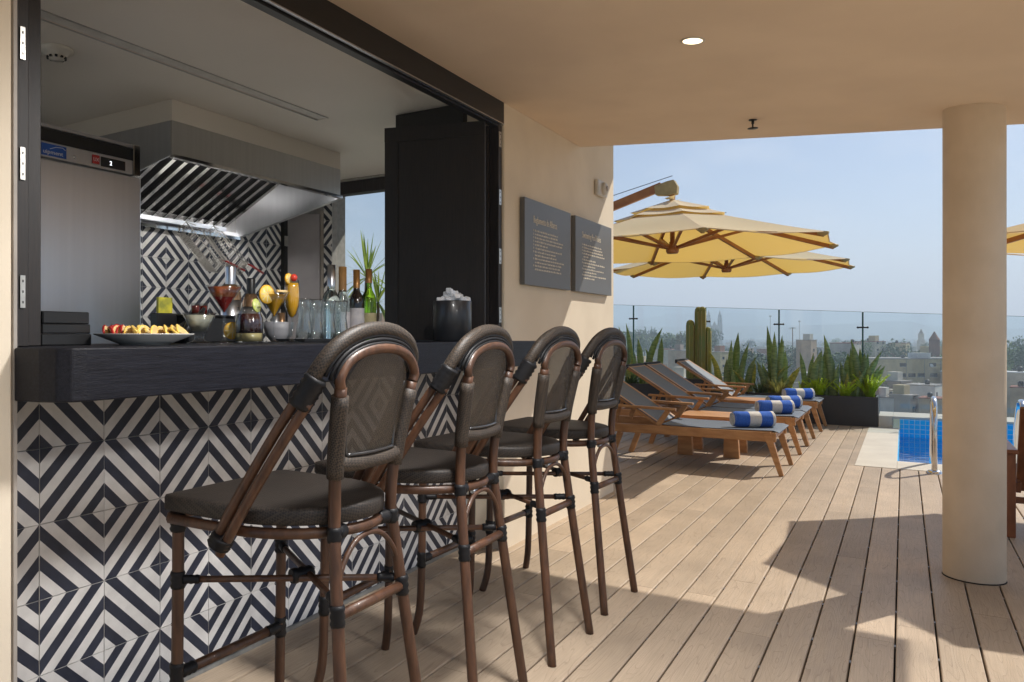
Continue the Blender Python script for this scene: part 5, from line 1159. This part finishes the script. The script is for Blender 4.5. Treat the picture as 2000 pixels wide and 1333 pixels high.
def free(px, Z, gap):
    for a, b, g in placed:
        if abs(a - px) < g and abs(b - Z) < Z * .02: return False
    placed.append((px, Z, gap)); return True
# the long cream block right of the planters and a few more that stand out
BZ_ = 250.0; pb = far(1800, BZ_); t = thing("apartment_block", "long cream block with two rows of dark windows beyond the pool", "building", pb, VIEW + R(4))
hb_ = fz(702, BZ_) - GZ
MB().box((0, -19, 0), (12, 17, hb_)).build("wall", "house_wall_1", t); MB().box((-.2, -19.2, hb_ + .002), (12.2, 17.2, hb_ + .35)).build("roof", "house_roof", t)
for py, pxs, sc in ((713, (1762, 1823), 1.0), (733, (1760, 1780, 1799, 1825), 1.05)):
    for q in pxs:
        off = -(q - 1800) * BZ_ / 1518; wz = fz(py, BZ_) - GZ
        w_ = obj("window", WN, t, (-.02, off, wz), (0, 0, R(-90)), (1.9 * sc, 1, .95)); MB().box((-.7, -.12, -.72), (.7, .02, -.62)).build("sill", "roof_white", w_)
for q in (-6.5, -1, 5.2): MB().box((-.08, q - .06, 0), (-.005, q + .06, hb_ - .4)).build("drainpipe", "mast_grey", t)
MB().box((2, -2.5, 0), (6, 2.2, 1.6)).build("roof_hut", "roof_white", t, loc=(0, -2.2, hb_ + .352)); MB().lathe([(.0005, 0), (.5, 0), (.55, .8), (.0005, 1.1)], 10).build("water_tank", "tank_black", t, loc=(3, 4, hb_ + .352))
MB().lathe([(.0005, .0), (.35, .06), (.55, .16), (.62, .28), (.60, .30), (.0005, .05)], 14).build("dish", "roof_white", t, loc=(-.3, -3.0, fz(715, BZ_) - GZ), rot=(0, R(-70), 0))
for q, Zq in ((1730, 205), (1775, 232), (1838, 215)): house(q, Zq, 6, 5, 3.4, 4, VIEW + R(40), None, False, "roof_white", True)
spec = [(1700, 215, 9, 8, fz(668, 215) - GZ, 6), (1757, 245, 7, 7, fz(671, 245) - GZ, 1), (1722, 235, 7, 8, fz(682, 235) - GZ, 5), (1540, 230, 12, 9, fz(697, 230) - GZ, 3), (1652, 190, 12, 8, fz(671, 190) - GZ, 3), (1575, 210, 5, 6, fz(665, 210) - GZ, 2), (1405, 210, 12, 9, fz(688, 210) - GZ, 1), (1335, 220, 10, 9, fz(685, 220) - GZ, 2), (1305, 240, 11, 9, fz(683, 240) - GZ, 6), (1465, 240, 11, 8, fz(692, 240) - GZ, 4), (1500, 300, 10, 9, fz(682, 300) - GZ, 5), (1620, 230, 12, 9, fz(703, 230) - GZ, 0),
        (1745, 214, 9, 8, 7.5, 7), (1805, 205, 12, 8, 7.0, 4), (1703, 222, 10, 8, 6.0, 0), (1765, 196, 6, 6, 5.0, 3), (1822, 192, 10, 6, 4.6, 2), (1728, 199, 6, 6, 4.2, 4), (1985, 190, 9, 8, 11.0, 6), (2010, 180, 9, 8, 8.0, 2), (1320, 185, 10, 8, 10.0, 2), (1290, 200, 8, 7, 8.0, 5), (745, 140, 9, 8, fz(640, 140) - GZ, 5), (690, 170, 10, 8, fz(650, 170) - GZ, 2)]
for k, (px, Z, w, d, h, c) in enumerate(spec):
    if k < 12: h = (h + GZ - CAM.z) * 1.5 + CAM.z - GZ; Z, w, d = Z * 1.5, w * 1.35, d * 1.2
    placed.append((px, Z, w * 1518 / Z * .6)); house(px, Z, w * .75, d * .8, max(2.5, h), c, VIEW + R(rng.choice((38, 44, 50, 30)) + rng.uniform(-8, 8)), None, True, None, True)
n = 0
for k in range(6000):
    Z = 178 * math.exp(rng.random() ** .8 * 2.05); px = rng.uniform(1170, 2080)
    if rng.random() < .06: px = rng.uniform(640, 790)
    w = rng.uniform(5, 11)
    if Z < 230 and 1690 < px < 1890: continue
    if not free(px, Z, w * 1518 / Z * .5): continue
    h = min(rng.choice((3.2, 6.2, 6.4, 9.2)) * rng.uniform(.85, 1.1), fz(690 - 28 * min(1, (Z - 135) / 500), Z) - GZ)
    house(px, Z, w, rng.uniform(5, 10), max(2.8, h), rng.choice((0, 0, 1, 2, 3, 4, 4, 5, 6, 6, 7)), VIEW + R(rng.choice((36, 42, 48)) + rng.uniform(-12, 12)), None, Z < 330, None, Z < 480 and rng.random() < .7); n += 1
    if n >= 290: break
# farther streets: too far to tell one house from the next
m = MB(); m.v = []
for k in range(1500):
    Z = 1300 * math.exp(rng.random() * .85); p = far(rng.uniform(600, 2150), Z); w = rng.uniform(5, 11); h = rng.uniform(3, 8.0); a = VIEW + rng.uniform(-.5, .5)
    m.box((-w / 2, -w / 2, GZ), (w / 2, w / 2, GZ + h), rng.randrange(4), mat=Matrix.Translation((p.x, p.y, 0)) @ Matrix.Rotation(a, 4, 'Z'))
o = m.build("far_streets", ["house_wall_0", "house_wall_2", "house_wall_6", "house_wall_3"]); struct(o, "stuff"); tag(o, "hazy far streets of the town under the hills", "streets")
# trees
def crown_mesh(seed, flat=.85, leaf=.055):
    r_ = random.Random(seed); m = MB(); lobes = [(Vector((r_.uniform(-.5, .5), r_.uniform(-.5, .5), r_.uniform(-.35, .45))), r_.uniform(.35, .6)) for _ in range(8)]
    for k in range(620):
        c, rad = lobes[k % 8]; d = Vector((r_.gauss(0, 1), r_.gauss(0, 1), r_.gauss(0, 1))).normalized(); p = c + d * rad * r_.uniform(.72, 1.02); s = leaf * r_.uniform(.7, 1.6)
        a = Vector((r_.gauss(0, 1), r_.gauss(0, 1), r_.gauss(0, 1))).normalized(); b = d.cross(a).normalized(); a = (d * .5 + a).normalized()
        m.add([p - b * s - a * s * .4, p + b * s, p + a * s * 1.3, p - b * s * .6 + a * s], [(0, 1, 2, 3)])
    m.v = [(x, y, z * flat) for x, y, z in m.v]; return m
CR = [crown_mesh(s, f).mesh("crown", mt) for s, f, mt in ((1, .85, "tree_leaf"), (2, 1.0, "tree_leaf"), (3, .75, "tree_leaf"), (4, .9, "tree_leaf_light"))]
CYP = []
cm = crown_mesh(9, 1.0); cm.v = [(x * .33, y * .33, z * 1.25) for x, y, z in cm.v]; CYP = cm.mesh("crown", "tree_leaf")
TRK = MB().tube([(0, 0, 0), (.01, 0, .5), (0, .02, 1.0)], [.045, .035, .02], 7).tube([(0, 0, .55), (.14, .05, .9)], [.025, .012], 5).tube([(0, 0, .6), (-.12, .08, .95)], [.022, .01], 5).mesh("trunk", "bark")
def tree(px, Z, top, wd, kind, lab, trunk=.35):
    p = far(px, Z); h = max(3.0, fz(top, Z) - GZ); lab = lab if len(lab.split()) > 12 else "%s %s %s" % (NEAR(Z), lab, WHERE(px)); t = thing("tree", lab, "tree", p, rng.uniform(0, 6), "trees among the houses of the town")
    obj("trunk", TRK, t, scale=(h * .6, h * .6, h * .7)); cr_ = h * (1 - trunk)
    obj("crown", CYP if kind == 9 else CR[kind], t, (0, 0, h - cr_ * .5), (0, 0, 0), (wd, wd, cr_ * .56 if kind != 9 else cr_ * .42))
lb = {0: "dense tree of the park belt", 1: "tree among roofs", 2: "low tree", 3: "small light green tree", 9: "slender dark conifer"}
for k in range(26): px = 1195 + 190 * k / 25 + rng.uniform(-5, 5); tree(px, rng.uniform(420, 620), rng.uniform(633, 652), rng.uniform(7, 11), rng.choice((0, 0, 2, 3)), lb[0], .15)
for px in (1259, 1272, 1279, 1365, 1228): tree(px, 560, 628 + rng.uniform(-2, 6), 6, 9, lb[9], .1)
for k in range(18): tree(1785 + 230 * k / 17 + rng.uniform(-6, 6), rng.uniform(272, 340) if k < 6 else rng.uniform(230, 330), rng.uniform(672, 692) if k < 8 else rng.uniform(640, 676), rng.uniform(4, 7), rng.choice((0, 2, 3, 3)), "green tree by the brick church tower" if k < 8 else "green tree of the right slope", .15)
for k in range(60): tree(rng.uniform(1385, 1690) if k < 48 else rng.uniform(1690, 1840), rng.uniform(240, 900) if k < 48 else rng.uniform(300, 900), rng.uniform(657, 690), rng.uniform(4, 8), rng.choice((0, 1, 2, 3)), lb[1], .2)
for k in range(22): tree(rng.uniform(1260, 1720), rng.uniform(190, 300), rng.uniform(715, 745), rng.uniform(2.5, 4.5), rng.choice((0, 3, 3)), lb[3], .2)
m = crown_mesh(21, .8, .05); base = list(m.v); bf_ = list(m.f); M2 = MB()
for k in range(420):
    Z = 900 * math.exp(rng.random() * 1.2); p = far(rng.uniform(600, 2150), Z); s = rng.uniform(6, 11); hh = rng.uniform(4, 7); sel = rng.sample(bf_, 46); o = len(M2.v)
    for f in sel: M2.add([(p.x + base[i][0] * s, p.y + base[i][1] * s, GZ + hh * .8 + base[i][2] * hh) for i in f], [(0, 1, 2, 3)])
o = M2.build("far_trees", "tree_leaf"); struct(o, "stuff"); tag(o, "band of hazy trees in the far town", "trees")
# churches and masts
t = thing("cathedral", "hazy cathedral with twin bell towers right of the cactus", "cathedral", far(1396, 1300), VIEW)
s = 1300 / 1518.0; hT = fz(606, 1300) - GZ
MB().box((2, -9, 0), (38, 9, fz(640, 1300) - GZ)).build("nave", "cathedral_stone", t)
m = MB(); hg = fz(632, 1300) - GZ; m.add([(0, -9.2, 0), (0, 9.2, 0), (0, 9.2, hg - 6), (0, 3, hg - 3), (0, 0, hg + 3), (0, -3, hg - 3), (0, -9.2, hg - 6), (2, -9.2, 0), (2, 9.2, 0), (2, 9.2, hg - 6), (2, 3, hg - 3), (2, 0, hg + 3), (2, -3, hg - 3), (2, -9.2, hg - 6)], [tuple(range(7)), tuple(reversed(range(7, 14)))] + [(i, 7 + i, 7 + (i + 1) % 7, (i + 1) % 7) for i in range(7)]); m.build("gable", "cathedral_stone", t)
for y in (-9.4, 9.4):
    w = 3.0; tw = MB()
    tw.box((-1, y - w, 0), (5, y + w, hT * .62)).box((-.6, y - w * .86, hT * .622), (4.6, y + w * .86, hT * .78)).box((0, y - w * .68, hT * .782), (4, y + w * .68, hT * .87)); tw.lathe([(1.9, 0), (1.7, 2), (.9, 5), (.3, 7), (.12, hT * .13)], 8, (2, y, hT * .872)); bt = tw.build("bell_tower", "cathedral_stone", t)
    for zz in (.68, .81): MB().box((-.75, y - .7, hT * zz), (-.62, y + .7, hT * (zz + .055))).build("belfry_opening", "pane_dark", bt)
t = thing("church_tower", "brick red church tower with pointed roof beyond the pool", "church", far(1826, 300), VIEW)
hh = fz(664, 300) - GZ; MB().box((-1, -1.2, 0), (1.6, 1.2, hh)).build("tower", "brick_far", t); MB().lathe([(1.9, hh), (1.1, hh + 1.3), (.25, hh + 3.0), (.0005, hh + 3.2)], 8, (.3, 0, 0)).build("spire", "brick_far", t); MB().box((1.7, -4.6, 0), (7, 1.0, hh * .86)).build("nave", "house_wall_1", t); MB().lathe([(1.5, 0), (1.4, .9), (.8, 1.7), (.0005, 2.2)], 12, (4, -3, hh * .862)).build("dome", "house_wall_2", t)
t = thing("white_bell_tower", "slim pale bell tower left of the brick church tower", "tower", far(1799, 620), VIEW)
hh = fz(646, 620) - GZ; MB().box((-2, -1.9, 0), (2, 1.9, hh * .68)).box((-1.5, -1.4, hh * .682), (1.5, 1.4, hh * .9)).build("tower", "house_wall_6", t); MB().lathe([(1.6, hh * .902), (1.1, hh * .95), (.2, hh * 1.05)], 8).build("lantern", "cathedral_stone", t)
for px, Z, top, lab in ((1504.5, 900, 618, "tall pole with round top beside the second glass clamp"), (1561.5, 900, 628, "thin mast between the glass clamps"), (1548, 500, 641, "tall palm with round crown left of the thin mast")):
    t = thing("mast" if Z == 900 else "palm_tree", lab, "mast" if Z == 900 else "palm", far(px, Z)); h = fz(top, Z) - GZ; MB().tube([(0, 0, 0), (0, 0, h)], .35, 6).build("pole" if Z == 900 else "trunk", "mast_grey" if Z == 900 else "bark", t)
    if Z == 900: MB().lathe([(.0005, 0), (1.3, .3), (1.3, 1.6), (.0005, 1.9)], 10).build("lamp_head", "mast_grey", t, loc=(0, 0, h - 1))
    else:
        m = MB()
        for k in range(22):
            a = 2.4 * k; d = Vector((math.cos(a), math.sin(a), 0)); sd = Vector((-d.y, d.x, 0)) * .35; vs = []
            for j in range(5): f = j / 4; q = d * (2.8 * f) + Vector((0, 0, 1.0 * f * (1 + k % 3 * .4) - 2.2 * f * f)); vs += [q - sd * (1 - f), q + sd * (1 - f)]
            m.add(vs, [(2 * j, 2 * j + 1, 2 * j + 3, 2 * j + 2) for j in range(4)])
        m.build("crown", "tree_leaf", t, loc=(0, 0, h))
# the morning haze over the town
hm, ht = newmat("haze_air"); ho = ht.nodes.new("ShaderNodeOutputMaterial"); pv = ht.nodes.new("ShaderNodeVolumePrincipled")
pv.inputs["Color"].default_value = (0.74, 0.84, 0.97, 1); pv.inputs["Density"].default_value = 0.00058; pv.inputs["Anisotropy"].default_value = 0.2
ht.links.new(pv.outputs[0], ho.inputs["Volume"])
struct(MB().box((-450, -6100, GZ - 3), (9100, 8100, 290)).build("haze", "haze_air"), "stuff")
